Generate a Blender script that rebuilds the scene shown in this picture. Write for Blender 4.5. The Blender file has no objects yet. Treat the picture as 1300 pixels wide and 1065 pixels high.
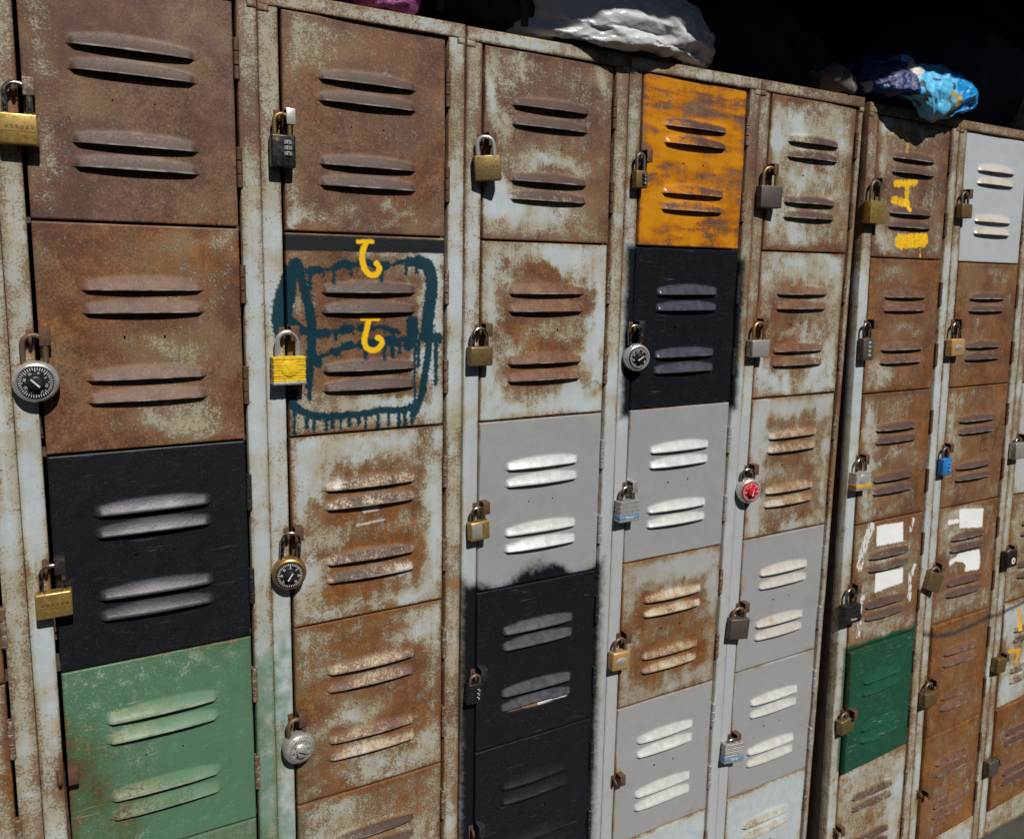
import bpy, bmesh, math, random
import numpy as np
from mathutils import Vector, Matrix
PI = math.pi
random.seed(7)
S = bpy.context.scene
COL = S.collection

# ------------------------------------------------------------------ thin plastic bags: film draped by a cloth simulation
def drape(center, rad, inner, frames=26, shrink=-.16, press=3., bend=.05, stiff=8, seed=1, noise=.0015, tip=None):
    """a closed film round some hidden contents lying on a table edge (front edge at y = 0, table top at z = 0); returns the settled mesh"""
    rnd = random.Random(seed); tmp = []
    def add(name, bm):
        me = bpy.data.meshes.new(name); bm.to_mesh(me); bm.free()
        o = bpy.data.objects.new(name, me); COL.objects.link(o); tmp.append(o); return o
    bm = bmesh.new(); bmesh.ops.create_icosphere(bm, subdivisions=6, radius=1)
    for v in bm.verts:
        n = v.co.copy(); v.co = Vector((n.x * rad[0], n.y * rad[1], n.z * rad[2])) + n * rnd.uniform(-1, 1) * noise
        if tip:
            k = math.exp(-((v.co.x - tip[0]) / tip[1]) ** 2) * max(0, -n.y) * max(0, .7 - n.z)
            v.co += Vector((0, tip[2], tip[3])) * k
        v.co += Vector(center)
    o = add('film', bm)
    def solid(bm):
        c = add('support', bm); c.modifiers.new('c', 'COLLISION'); c.collision.thickness_outer = .004; c.collision.cloth_friction = 40
    bm = bmesh.new(); bmesh.ops.create_cube(bm, size=1)
    for v in bm.verts: v.co = Vector((v.co.x * 3 + center[0], v.co.y + .5, v.co.z - .5))
    bmesh.ops.bevel(bm, geom=bm.edges[:], offset=.004, segments=2, affect='EDGES'); solid(bm)
    for dx, dy, dz, rx, ry, rz in inner:
        bm = bmesh.new(); bmesh.ops.create_icosphere(bm, subdivisions=3, radius=1)
        for v in bm.verts: v.co = Vector((v.co.x * rx + center[0] + dx, v.co.y * ry + center[1] + dy, v.co.z * rz + center[2] + dz))
        solid(bm)
    m = o.modifiers.new('cloth', 'CLOTH'); st = m.settings
    st.quality = 6; st.mass = .02; st.tension_stiffness = stiff; st.compression_stiffness = stiff; st.shear_stiffness = stiff * .5; st.bending_stiffness = bend
    st.air_damping = 2; st.shrink_min = shrink; st.use_pressure = True; st.uniform_pressure_force = press
    m.collision_settings.distance_min = .003; m.collision_settings.collision_quality = 2
    m.point_cache.frame_start = 1; m.point_cache.frame_end = frames
    for f in range(1, frames + 1): S.frame_set(f)
    me = bpy.data.meshes.new_from_object(o.evaluated_get(bpy.context.evaluated_depsgraph_get()))
    me.materials.clear()
    for t_ in tmp: bpy.data.objects.remove(t_)
    S.frame_set(1)
    return me
WHITE_FILM = drape((.910, .108, .085), (.215, .130, .125), [(-.06, .03, .005, .12, .085, .095), (.09, .025, -.02, .10, .07, .052)], press=3.4, bend=.15)
BLUE_FILM = drape((1.688, .062, .066), (.178, .105, .075), [(-.02, .035, -.015, .11, .06, .045)], press=1.2, shrink=-.18, bend=.03, seed=4, tip=(.03, .085, -.010, -.060))

# ------------------------------------------------------------------ noise
def _h(ix, iy, seed):
    n = (ix.astype(np.int64) * 374761393 + iy.astype(np.int64) * 668265263 + seed * 1274126177) & 0x7fffffff
    n = ((n ^ (n >> 13)) * 1274126177) & 0x7fffffff
    return ((n ^ (n >> 16)) & 0xffff) / 65535.0
def vnoise(x, y, seed=0):
    xi = np.floor(x); yi = np.floor(y); fx = x - xi; fy = y - yi
    fx = fx * fx * (3 - 2 * fx); fy = fy * fy * (3 - 2 * fy)
    a = _h(xi, yi, seed); b = _h(xi + 1, yi, seed); c = _h(xi, yi + 1, seed); d = _h(xi + 1, yi + 1, seed)
    return a + (b - a) * fx + (c - a) * fy + (a - b - c + d) * fx * fy
def fbm(x, y, f, seed=0, oct=4):
    r = 0; a = .5; t = 0
    for o in range(oct):
        r = r + a * vnoise(x * f, y * f, seed + o * 17); t += a; a *= .55; f *= 2.03
    return r / t
def sstep(a, b, x):
    t = np.clip((x - a) / (b - a), 0, 1); return t * t * (3 - 2 * t)
def segdist(x, z, pts):
    d = np.full(x.shape, 9.0)
    for (ax, az), (bx, bz) in zip(pts[:-1], pts[1:]):
        vx, vz = bx - ax, bz - az; L = vx * vx + vz * vz + 1e-12
        t = np.clip(((x - ax) * vx + (z - az) * vz) / L, 0, 1)
        d = np.minimum(d, np.hypot(x - ax - t * vx, z - az - t * vz))
    return d
def inpoly(x, z, P):
    ins = np.zeros(x.shape, bool); n = len(P)
    for i in range(n):
        x1, z1 = P[i]; x2, z2 = P[(i + 1) % n]
        if z1 == z2: continue
        c = ((z1 > z) != (z2 > z)) & (x < (x2 - x1) * (z - z1) / (z2 - z1) + x1)
        ins ^= c
    return ins
def poly_alpha(x, z, P, soft):
    d = segdist(x, z, list(P) + [P[0]]); sd = np.where(inpoly(x, z, P), -d, d)
    return 1 - sstep(-soft, soft, sd)

# ------------------------------------------------------------------ materials
def nodes(name):
    m = bpy.data.materials.new(name); m.use_nodes = True
    nt = m.node_tree; b = nt.nodes['Principled BSDF']
    return m, nt, b
class NT:
    def __init__(s, nt): s.nt = nt
    def n(s, t, **k):
        d = s.nt.nodes.new(t)
        for a, v in k.items(): setattr(d, a, v)
        return d
    def l(s, a, b): s.nt.links.new(a, b)
    def noise(s, vec, scale, detail=5, rough=.6, dist=0.):
        d = s.n('ShaderNodeTexNoise'); d.inputs['Scale'].default_value = scale; d.inputs['Detail'].default_value = detail
        d.inputs['Roughness'].default_value = rough; d.inputs['Distortion'].default_value = dist
        s.l(vec, d.inputs['Vector']); return d.outputs['Fac']
    def m(s, op, a, b=None, c=None):
        d = s.n('ShaderNodeMath', operation=op)
        for i, v in enumerate((a, b, c)):
            if v is None: continue
            if isinstance(v, (int, float)): d.inputs[i].default_value = v
            else: s.l(v, d.inputs[i])
        return d.outputs[0]
    def map(s, v, a, b, c=0., d=1., smooth=True):
        r = s.n('ShaderNodeMapRange')
        if smooth: r.interpolation_type = 'SMOOTHSTEP'
        s.l(v, r.inputs[0])
        for i, q in enumerate((a, b, c, d)): r.inputs[i + 1].default_value = q
        return r.outputs[0]
    def mix(s, f, a, b, mode='MIX'):
        d = s.n('ShaderNodeMix', data_type='RGBA', blend_type=mode)
        for i, v in ((0, f), (6, a), (7, b)):
            if isinstance(v, (int, float)): d.inputs[i].default_value = v
            elif isinstance(v, tuple): d.inputs[i].default_value = (*v[:3], 1)
            else: s.l(v, d.inputs[i])
        return d.outputs[2]
    def ramp(s, f, stops):
        r = s.n('ShaderNodeValToRGB'); e = r.color_ramp.elements
        while len(e) < len(stops): e.new(.5)
        for q, (p, c) in zip(e, stops): q.position = p; q.color = (*c, 1)
        s.l(f, r.inputs[0]); return r.outputs[0]

def weathered():
    m, nt, b = nodes('weathered_painted_steel'); t = NT(nt)
    geo = t.n('ShaderNodeNewGeometry'); pos = geo.outputs['Position']
    def attr(n):
        a = t.n('ShaderNodeAttribute'); a.attribute_name = n; return a
    A, B, C = attr('paint'), attr('wear'), attr('mark')
    sep = t.n('ShaderNodeSeparateColor'); t.l(B.outputs['Color'], sep.inputs[0])
    rust, tone, worn, gloss = sep.outputs[0], sep.outputs[1], sep.outputs[2], B.outputs['Alpha']
    n1 = t.noise(pos, 52, 8, .68, .4); n2 = t.noise(pos, 320, 5, .65); n3 = t.noise(pos, 700, 2, .5); n4 = t.noise(pos, 14, 4, .6, .8)
    ns = t.n('ShaderNodeMapping'); ns.inputs['Scale'].default_value = (150, 150, 9); t.l(pos, ns.inputs[0])
    drip = t.noise(ns.outputs[0], 1, 5, .65)
    sc = t.n('ShaderNodeMapping'); sc.inputs['Scale'].default_value = (22, 22, 420); sc.inputs['Rotation'].default_value = (0, .5, 0); t.l(pos, sc.inputs[0])
    scr = t.noise(sc.outputs[0], 1, 3, .5, .6)
    # rust threshold field
    f = t.m('ADD', rust, t.m('MULTIPLY', t.m('SUBTRACT', n1, .5), .95))
    f = t.m('ADD', f, t.m('MULTIPLY', t.m('SUBTRACT', n2, .5), 1.05))
    f = t.m('ADD', f, t.m('MULTIPLY', t.m('SUBTRACT', n3, .5), .35))
    f = t.m('ADD', f, t.m('MULTIPLY', t.m('SUBTRACT', drip, .5), .28))
    solid = t.map(f, .38, .68)
    sf = t.m('ADD', t.m('MULTIPLY', t.m('SUBTRACT', n4, .5), .7), t.m('ADD', rust, t.m('MULTIPLY', t.m('SUBTRACT', drip, .5), .25)))
    sf = t.m('ADD', sf, t.m('MULTIPLY', t.m('SUBTRACT', n1, .5), .5))
    stain = t.m('MAXIMUM', t.map(sf, .13, .48), t.m('MULTIPLY', t.map(f, .22, .45), .6))
    # paint
    pv = t.map(n1, .25, .75, .82, 1.12, False)
    pv = t.m('ADD', 1, t.m('MULTIPLY', t.m('SUBTRACT', pv, 1), t.map(A.outputs['Alpha'], .1, .3, 1, .25)))
    paint = t.mix(1, A.outputs['Color'], t.mix(0, (1, 1, 1), (1, 1, 1)), 'MULTIPLY')
    vv = t.n('ShaderNodeCombineColor'); [t.l(pv, vv.inputs[i]) for i in range(3)]
    paint = t.mix(1, A.outputs['Color'], vv.outputs[0], 'MULTIPLY')
    sp = t.m('MULTIPLY', t.map(scr, .60, .72), t.m('MULTIPLY', t.m('MULTIPLY', worn, .8), t.map(n4, .45, .65)))
    paint = t.mix(sp, paint, (.42, .44, .45))
    paint = t.mix(t.m('MULTIPLY', t.map(n3, .60, .72), t.m('MULTIPLY', worn, .5)), paint, (.5, .5, .48))
    scf = t.m('MULTIPLY', t.map(t.m('ADD', n1, t.m('MULTIPLY', t.m('SUBTRACT', n2, .5), .8)), .56, .70), t.map(worn, .85, 1.0))
    paint = t.mix(t.m('MULTIPLY', scf, .6), paint, (.40, .43, .40))
    stained = t.mix(1, paint, (.78, .59, .345), 'MULTIPLY')
    c = t.mix(t.m('MULTIPLY', stain, .85), paint, stained)
    # rust colours
    k = t.m('ADD', t.m('MULTIPLY', n1, .55), t.m('MULTIPLY', n2, .45))
    k = t.m('ADD', k, t.m('MULTIPLY', t.m('SUBTRACT', n4, .5), .35))
    ro = t.ramp(k, [(.30, (.040, .017, .008)), (.43, (.118, .044, .012)), (.54, (.190, .074, .018)), (.70, (.31, .165, .050))])
    rp = t.ramp(k, [(.30, (.045, .024, .019)), (.45, (.088, .043, .033)), (.58, (.140, .076, .058)), (.74, (.22, .145, .105))])
    rc = t.mix(tone, ro, rp)
    n5 = t.noise(pos, 9, 5, .62, .6)
    tan = t.m('MULTIPLY', t.map(t.m('ADD', n5, t.m('MULTIPLY', t.m('SUBTRACT', n2, .5), .5)), .46, .66), t.m('MULTIPLY', t.map(tone, .02, .22), t.m('SUBTRACT', 1, t.map(gloss, .38, .5))))
    rc = t.mix(t.m('MULTIPLY', tan, .52), rc, (.205, .140, .070))
    rc = t.mix(t.m('MULTIPLY', t.map(n5, .46, .30), .55), rc, (.072, .034, .024))
    rc = t.mix(t.m('MULTIPLY', t.map(tone, .98, 1.22), .85), rc, (.060, .034, .026))
    rc = t.mix(t.m('MULTIPLY', t.map(n3, .56, .66), .35), rc, (.035, .018, .012))
    rc = t.mix(t.m('MULTIPLY', t.m('MULTIPLY', t.map(n2, .60, .72), t.m('SUBTRACT', 1, t.map(tone, .9, 1.2))), .30), rc, (.36, .27, .19))
    c = t.mix(solid, c, rc)
    edge = t.m('MULTIPLY', t.map(f, .40, .47), t.m('SUBTRACT', 1, solid))
    c = t.mix(t.m('MULTIPLY', edge, .35), c, (.055, .028, .016))
    me = t.m('MULTIPLY', C.outputs['Alpha'], t.map(n2, .2, .4, .92, 1))
    c = t.mix(me, c, C.outputs['Color'])
    t.l(c, b.inputs['Base Color'])
    notr = t.m('MULTIPLY', t.m('SUBTRACT', 1, solid), t.m('SUBTRACT', 1, C.outputs['Alpha']))
    t.l(t.m('MULTIPLY', A.outputs['Alpha'], notr), b.inputs['Metallic'])
    rg = t.m('SUBTRACT', .56, t.m('MULTIPLY', gloss, .46))
    rg = t.m('ADD', rg, t.m('MULTIPLY', t.m('SUBTRACT', n1, .5), .25))
    rr = t.m('ADD', t.m('MULTIPLY', t.m('SUBTRACT', 1, solid), rg), t.m('MULTIPLY', solid, t.m('SUBTRACT', t.map(n2, .3, .7, .48, .66), t.map(gloss, .4, .8, 0, .24))))
    t.l(rr, b.inputs['Roughness']); t.l(t.m('SUBTRACT', .36, t.m('MULTIPLY', C.outputs['Alpha'], .26)), b.inputs['Specular IOR Level'])
    h = t.m('ADD', t.m('MULTIPLY', solid, -.5), t.m('MULTIPLY', n2, .35)); h = t.m('ADD', h, t.m('MULTIPLY', n1, .45))
    bp = t.n('ShaderNodeBump'); t.l(t.map(gloss, .35, .8, .6, .22), bp.inputs['Strength']); bp.inputs['Distance'].default_value = .0012
    t.l(h, bp.inputs['Height']); t.l(bp.outputs[0], b.inputs['Normal'])
    return m
M_LOCKER = weathered()

def metal(name, col, rough=.3, metallic=1., col2=None, amt=.5, scale=180, bump=.25, lo=.48, hi=.62):
    m, nt, b = nodes(name); t = NT(nt)
    tc = t.n('ShaderNodeTexCoord'); v = tc.outputs['Object']
    n1 = t.noise(v, scale, 6, .65, .3); n2 = t.noise(v, scale * 5, 3, .6)
    d = tuple(x * .62 for x in col)
    c = t.mix(t.map(n1, .35, .7), col, d)
    k = t.map(t.m('ADD', t.m('MULTIPLY', n1, .7), t.m('MULTIPLY', n2, .3)), lo, hi)
    if col2: c = t.mix(t.m('MULTIPLY', k, amt), c, col2); t.l(t.m('SUBTRACT', metallic, t.m('MULTIPLY', k, amt * metallic)), b.inputs['Metallic'])
    else: b.inputs['Metallic'].default_value = metallic
    t.l(c, b.inputs['Base Color'])
    t.l(t.map(n1, .3, .7, max(.05, rough - .08), rough + .16), b.inputs['Roughness'])
    bp = t.n('ShaderNodeBump'); bp.inputs['Strength'].default_value = bump; bp.inputs['Distance'].default_value = .0004
    t.l(n2, bp.inputs['Height']); t.l(bp.outputs[0], b.inputs['Normal'])
    return m
RUSTC = (.09, .04, .02)
MT = dict(
    brass=metal('worn_brass', (.60, .40, .12), .34, .8, (.20, .13, .05), .6),
    tan=metal('tan_brass', (.66, .40, .16), .5, .55, (.3, .16, .07), .5),
    oldbrass=metal('dull_dark_brass', (.30, .20, .08), .45, .8, (.07, .05, .03), .8),
    steel=metal('polished_steel', (.74, .74, .73), .24, .68, (.25, .2, .16), .4, lo=.55, hi=.7),
    dullsteel=metal('dull_grey_steel', (.50, .50, .48), .42, .6, (.14, .11, .09), .5),
    darksteel=metal('dark_oxidised_steel', (.16, .145, .13), .5, .75, (.07, .04, .025), .7),
    rusty=metal('rusty_iron', (.13, .065, .035), .7, .25, (.05, .025, .015), .8, 140, .6),
    palehinge=metal('painted_rusty_iron', (.27, .25, .22), .6, .15, (.12, .055, .025), .95, 140, .5, .42, .52),
    greyhinge=metal('grey_painted_iron', (.42, .43, .44), .5, .35, (.12, .06, .03), .6, 140, .4, .56, .66),
    blackmetal=metal('black_painted_iron', (.018, .018, .02), .42, .0, (.06, .05, .045), .5),
    chrome=metal('bare_silver_metal', (.80, .80, .78), .3, .65, (.3, .2, .12), .4, lo=.55, hi=.7),
    black=metal('black_lock_enamel', (.012, .012, .014), .32, .0, (.05, .05, .05), .4),
    yellow=metal('yellow_plastic_cover', (.80, .53, .015), .42, .0, (.55, .34, .02), .4, bump=.1),
    orange=metal('orange_bumper', (.72, .36, .03), .45, .0, (.3, .18, .05), .5),
    white=metal('white_enamel', (.78, .78, .76), .45, .0, (.4, .36, .3), .3),
    blue=metal('blue_enamel', (.02, .20, .52), .38, .0, (.01, .08, .25), .4),
    paleblue=metal('pale_blue_label', (.10, .26, .48), .45, .0, (.4, .42, .45), .4),
    red=metal('red_dial', (.55, .012, .03), .3, .0, (.3, .01, .02), .4),
    shackle=metal('shackle_steel', (.34, .32, .28), .24, 1., (.12, .08, .05), .7, lo=.5, hi=.66),
    rustshackle=metal('rusted_shackle', (.20, .14, .09), .5, .7, RUSTC, .8, lo=.42, hi=.6),
    brassrim=metal('brass_rim', (.45, .28, .10), .4, .9, (.12, .07, .03), .7),
)

def diffuse(name, col, col2, scale, rough=.8, lo=.4, hi=.65, bump=.4, dist=.002, coord='Position', metallic=0.):
    m, nt, b = nodes(name); t = NT(nt)
    v = t.n('ShaderNodeNewGeometry').outputs['Position']
    n1 = t.noise(v, scale, 8, .65, .3); n2 = t.noise(v, scale * 8, 4, .6)
    t.l(t.mix(t.map(t.m('ADD', t.m('MULTIPLY', n1, .7), t.m('MULTIPLY', n2, .3)), lo, hi), col, col2), b.inputs['Base Color'])
    b.inputs['Roughness'].default_value = rough; b.inputs['Metallic'].default_value = metallic
    bp = t.n('ShaderNodeBump'); bp.inputs['Strength'].default_value = bump; bp.inputs['Distance'].default_value = dist
    t.l(n2, bp.inputs['Height']); t.l(bp.outputs[0], b.inputs['Normal'])
    return m

# ------------------------------------------------------------------ objects
def tag(o, label=None, cat=None, group=None, kind=None):
    if label: o['label'] = label
    if cat: o['category'] = cat
    if group: o['group'] = group
    if kind: o['kind'] = kind
    return o
def empty(name, loc=(0, 0, 0), rot=(0, 0, 0)):
    o = bpy.data.objects.new(name, None); COL.objects.link(o)
    o.location = loc; o.rotation_euler = rot; o.empty_display_size = .05
    return o
def link(name, me, mat, parent=None):
    o = bpy.data.objects.new(name, me); COL.objects.link(o)
    if mat:
        for m_ in (mat if isinstance(mat, (list, tuple)) else [mat]): me.materials.append(m_)
    if parent: o.parent = parent
    return o
def smooth(me, angle=35):
    me.polygons.foreach_set('use_smooth', [True] * len(me.polygons))
    try: me.set_sharp_from_angle(angle=math.radians(angle))
    except Exception: pass
def bmobj(name, bm, mat, parent=None, angle=35):
    me = bpy.data.meshes.new(name); bm.normal_update(); bm.to_mesh(me); bm.free(); smooth(me, angle)
    return link(name, me, mat, parent)
def bx(bm, x0, x1, y0, y1, z0, z1, bev=0., mi=0, seg=2):
    r = bmesh.ops.create_cube(bm, size=1); vs = r['verts']
    for v in vs:
        v.co = Vector(((x0 + x1) / 2 + v.co.x * (x1 - x0), (y0 + y1) / 2 + v.co.y * (y1 - y0), (z0 + z1) / 2 + v.co.z * (z1 - z0)))
    fs = {f for v in vs for f in v.link_faces}
    for f in fs: f.material_index = mi
    if bev > 0:
        es = list({e for v in vs for e in v.link_edges})
        r = bmesh.ops.bevel(bm, geom=es, offset=bev, segments=seg, profile=.5, affect='EDGES')
        for f in r['faces']: f.material_index = mi
def lathe(bm, prof, seg=40, center=(0, 0, 0), axis='y', mi=0, sx=1., sz=1.):
    """prof = [(radius, along)], the axis points to -y (towards the viewer) for 'y'"""
    rings = []
    for r, a in prof:
        ring = []
        for i in range(seg):
            t = 2 * PI * i / seg
            if axis == 'y': p = (r * math.cos(t) * sx, -a, r * math.sin(t) * sz)
            elif axis == 'z': p = (r * math.cos(t), r * math.sin(t), a)
            else: p = (a, r * math.cos(t), r * math.sin(t))
            ring.append(bm.verts.new((p[0] + center[0], p[1] + center[1], p[2] + center[2])))
        rings.append(ring)
    for A, B in zip(rings[:-1], rings[1:]):
        for i in range(seg):
            j = (i + 1) % seg
            f = bm.faces.new((A[i], A[j], B[j], B[i])); f.material_index = mi
    for ring in (rings[0], rings[-1]):
        f = bm.faces.new(ring); f.material_index = mi
    bmesh.ops.recalc_face_normals(bm, faces=bm.faces)
def tube(bm, pts, r, seg=12, mi=0):
    pts = [Vector(p) for p in pts]; rings = []
    up = Vector((0, 1, 0))
    for i, p in enumerate(pts):
        d = (pts[min(i + 1, len(pts) - 1)] - pts[max(i - 1, 0)]).normalized()
        a = d.cross(up)
        if a.length < .05: a = d.cross(Vector((1, 0, 0)))
        a.normalize(); b_ = d.cross(a)
        rr = r[i] if isinstance(r, (list, tuple)) else r
        rings.append([bm.verts.new(p + (a * math.cos(2 * PI * k / seg) + b_ * math.sin(2 * PI * k / seg)) * rr) for k in range(seg)])
    for A, B in zip(rings[:-1], rings[1:]):
        for k in range(seg):
            bm.faces.new((A[k], A[(k + 1) % seg], B[(k + 1) % seg], B[k])).material_index = mi
    for ring in (rings[0], rings[-1]): bm.faces.new(ring).material_index = mi
    bmesh.ops.recalc_face_normals(bm, faces=bm.faces)
def gridmesh(name, X, Y, Z, drop=None, attrs=None, flip=False):
    """2-D arrays [row, col] -> mesh; drop = bool [row-1, col-1]"""
    nr, nc = X.shape; n = nr * nc
    idx = np.arange(n).reshape(nr, nc)
    q = np.stack([idx[:-1, :-1], idx[1:, :-1], idx[1:, 1:], idx[:-1, 1:]], -1)
    if flip: q = q[..., ::-1]
    keep = np.ones(q.shape[:2], bool) if drop is None else ~drop
    q = q[keep].reshape(-1, 4)
    me = bpy.data.meshes.new(name)
    me.vertices.add(n); me.vertices.foreach_set('co', np.stack([X, Y, Z], -1).astype(np.float32).ravel())
    me.loops.add(q.size); me.loops.foreach_set('vertex_index', q.astype(np.int32).ravel())
    me.polygons.add(len(q)); me.polygons.foreach_set('loop_start', np.arange(0, q.size, 4, dtype=np.int32))
    me.polygons.foreach_set('use_smooth', np.ones(len(q), bool))
    me.update(calc_edges=True)
    for k, a in (attrs or {}).items():
        c = me.color_attributes.new(k, 'FLOAT_COLOR', 'POINT'); c.data.foreach_set('color', a.astype(np.float32).ravel())
    me.validate()
    return me

# ------------------------------------------------------------------ layout
ZT = 1.88                       # height of the top door edge of the reference column
ROWZ = [0, -.2992, -.5973, -.8943, -1.1909, -1.4866, -1.7820]
CX = [-.3095, 0, .3094, .6214, .9312, 1.2397, 1.5573, 1.8679, 2.1785]
CZ0 = [.0, .0, -.0026, -.0041, -.0048, -.0046, -.0104, -.0142, -.0180]
LEAN, TILT = -.0275, .0041      # the right-hand bank leans a little
W = .25
BLACK = (.008, .009, .012); SILVER = (.43, .445, .465); PALE = (.42, .475, .505); GREEN = (.078, .170, .104); DGREEN = (.005, .062, .034)
YEL = (.53, .215, .005); TEAL = (.0003, .029, .048); YMARK = (.80, .47, .01); WHITE = (.74, .75, .76)

# ---- paint marks, in each column's own coordinates (metres from the top left corner of its top door)
TEAL_STROKES = [([(.0161, -.346), (.0025, -.3682), (-.0086, -.4064), (-.0106, -.43), (-.0052, -.4479)], .0066), ([(.0146, -.349), (.0095, -.3799), (.0028, -.4183)], .0042), ([(.0205, -.3503), (.0301, -.3887), (.0385, -.4248), (.0362, -.4732)], .0043), ([(.0042, -.4213), (.0173, -.4364), (.0382, -.4444), (.0596, -.4449)], .0043), ([(.0381, -.449), (.0343, -.4915), (.0323, -.5221)], .0037), ([(.0308, -.3546), (.0519, -.3522), (.0703, -.3501), (.0859, -.3426), (.0984, -.3445), (.1111, -.3412), (.1368, -.3423), (.1532, -.3451), (.1664, -.3423), (.1848, -.3367), (.2018, -.3388)], .0022), ([(.2035, -.3379), (.2208, -.3423), (.2279, -.3629), (.2262, -.3951), (.2211, -.4274), (.2195, -.4534)], .0066), ([(.2195, -.4534), (.2248, -.4667), (.2179, -.5059), (.211, -.5519), (.197, -.5776)], .0036), ([(.1951, -.4303), (.1968, -.4529), (.1899, -.4656)], .0064), ([(.0596, -.4449), (.0721, -.4421), (.0879, -.4394), (.1038, -.4381), (.1329, -.4387), (.1428, -.4373), (.1594, -.4408), (.1712, -.4458)], .0021), ([(.0437, -.4812), (.0686, -.4728), (.1003, -.4645), (.1295, -.4607), (.1627, -.46), (.1899, -.4592)], .003), ([(.2142, -.4533), (.239, -.4572)], .0056), ([(.0076, -.5452), (.0179, -.5583), (.0361, -.5673), (.0578, -.5705), (.0896, -.5697), (.1222, -.5705), (.1422, -.5654), (.1624, -.5685), (.19, -.5671), (.2075, -.555)], .0034), ([(.0094, -.53), (.009, -.5515)], .0037), ([(.0362, -.4732), (.0466, -.489)], .0043)]
TEAL_DRIPS = [((.0105, -.5516), (.0096, -.5917)), ((.0285, -.5621), (.0281, -.5839)), ((.0392, -.566), (.0388, -.5895)), ((.0578, -.5705), (.0575, -.5894)), ((.0672, -.5712), (.067, -.587)), ((.0799, -.5706), (.0797, -.5913)), ((.0928, -.5699), (.0926, -.5859)), ((.1074, -.571), (.1073, -.5822)), ((.1189, -.5686), (.1187, -.5912)), ((.1388, -.5668), (.1387, -.5928)), ((.1556, -.568), (.1555, -.5909)), ((.1727, -.5675), (.1726, -.5956)), ((.183, -.5683), (.183, -.5931)), ((.1952, -.5641), (.1952, -.5907)), ((.2354, -.4604), (.2358, -.53)), ((.1996, -.4659), (.1998, -.5844)), ((.0337, -.4915), (.0328, -.5407)), ((.0718, -.3495), (.0715, -.3706)), ((.0564, -.3527), (.0563, -.3617)), ((.0984, -.3445), (.0982, -.3597)), ((.1848, -.3367), (.1848, -.3555)), ((.2018, -.3395), (.2019, -.3537)), ((.1493, -.4644), (.1492, -.4852)), ((.1627, -.4616), (.1627, -.4825)), ((.1746, -.4603), (.1745, -.478)), ((.1197, -.4635), (.1195, -.484)), ((.0736, -.4452), (.0735, -.4529)), ((.2055, -.4596), (.2056, -.4988)), ((.0367, -.356), (.0363, -.3798)), ((.145, -.3437), (.1448, -.3669))]
YEL2 = [([(.1088, -.3101), (.1312, -.3094)], .0025), ([(.1216, -.3106), (.1144, -.3275), (.1159, -.3427), (.1206, -.3548), (.1302, -.3602), (.14, -.3561), (.1427, -.3468), (.1368, -.3412)], .0035), ([(.1142, -.4246), (.1396, -.4250)], .0024), ([(.1252, -.4253), (.1205, -.4426), (.1165, -.4603), (.1229, -.4715), (.136, -.4735), (.146, -.4643), (.1450, -.4560), (.1380, -.4530)], .0035)]
YEL6 = [([(.0494, -.032), (.0998, -.0319), (.0995, -.066)], .005, .32), ([(.068, -.1394), (.1385, -.1319)], .006, 1), ([(.1112, -.1388), (.1111, -.176), (.1167, -.1906)], .0066, .9), ([(.0677, -.1747), (.1154, -.1783)], .0076, .9), ([(.0963, -.2616), (.1808, -.2559)], .0131, 1), ([(.1699, -.2691), (.1726, -.2937)], .002, 1), ([(.1047, -.2663), (.1059, -.2773)], .0025, 1)]
WH6P = [[(.0756, -.9047), (.1733, -.9085), (.1783, -.9562), (.0803, -.954)], [(.084, -1.0182), (.1852, -1.0225), (.1873, -1.059), (.1372, -1.0618), (.0853, -1.0667)]]
WH6S = [([(.0551, -.9046), (.0351, -.9515), (.0228, -.994)], .0113), ([(.2101, -.9089), (.2037, -.931)], .0059), ([(.2302, -1.0282), (.2145, -1.0491), (.2188, -1.1058)], .007), ([(.0441, -1.0677), (.0381, -1.1089), (.0378, -1.16)], .007)]
WH7P = [[(.0825, -.9039), (.185, -.9139), (.1878, -.965), (.0888, -.9543)], [(.070, -1.037), (.115, -1.024), (.178, -1.022), (.185, -1.072), (.140, -1.070), (.118, -1.046)]]
WH7S = [([(.0458, -.9332), (.0814, -.9339)], .0068), ([(.0652, -1.0388), (.1075, -1.026), (.178, -1.0296)], .0074), ([(.1807, -1.0344), (.1832, -1.0693), (.1323, -1.0658)], .0068)]
BLK7 = [(-.062, -1.1958), (.0245, -1.22), (.093, -1.2268), (.1725, -1.2223), (.2549, -1.2163), (.4064, -1.2026)]
OR8 = [([(.0701, -1.2162), (.0868, -1.2529), (.0735, -1.2771)], .008), ([(.0421, -1.3308), (.0938, -1.3388), (.0809, -1.3665)], .008)]

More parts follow.
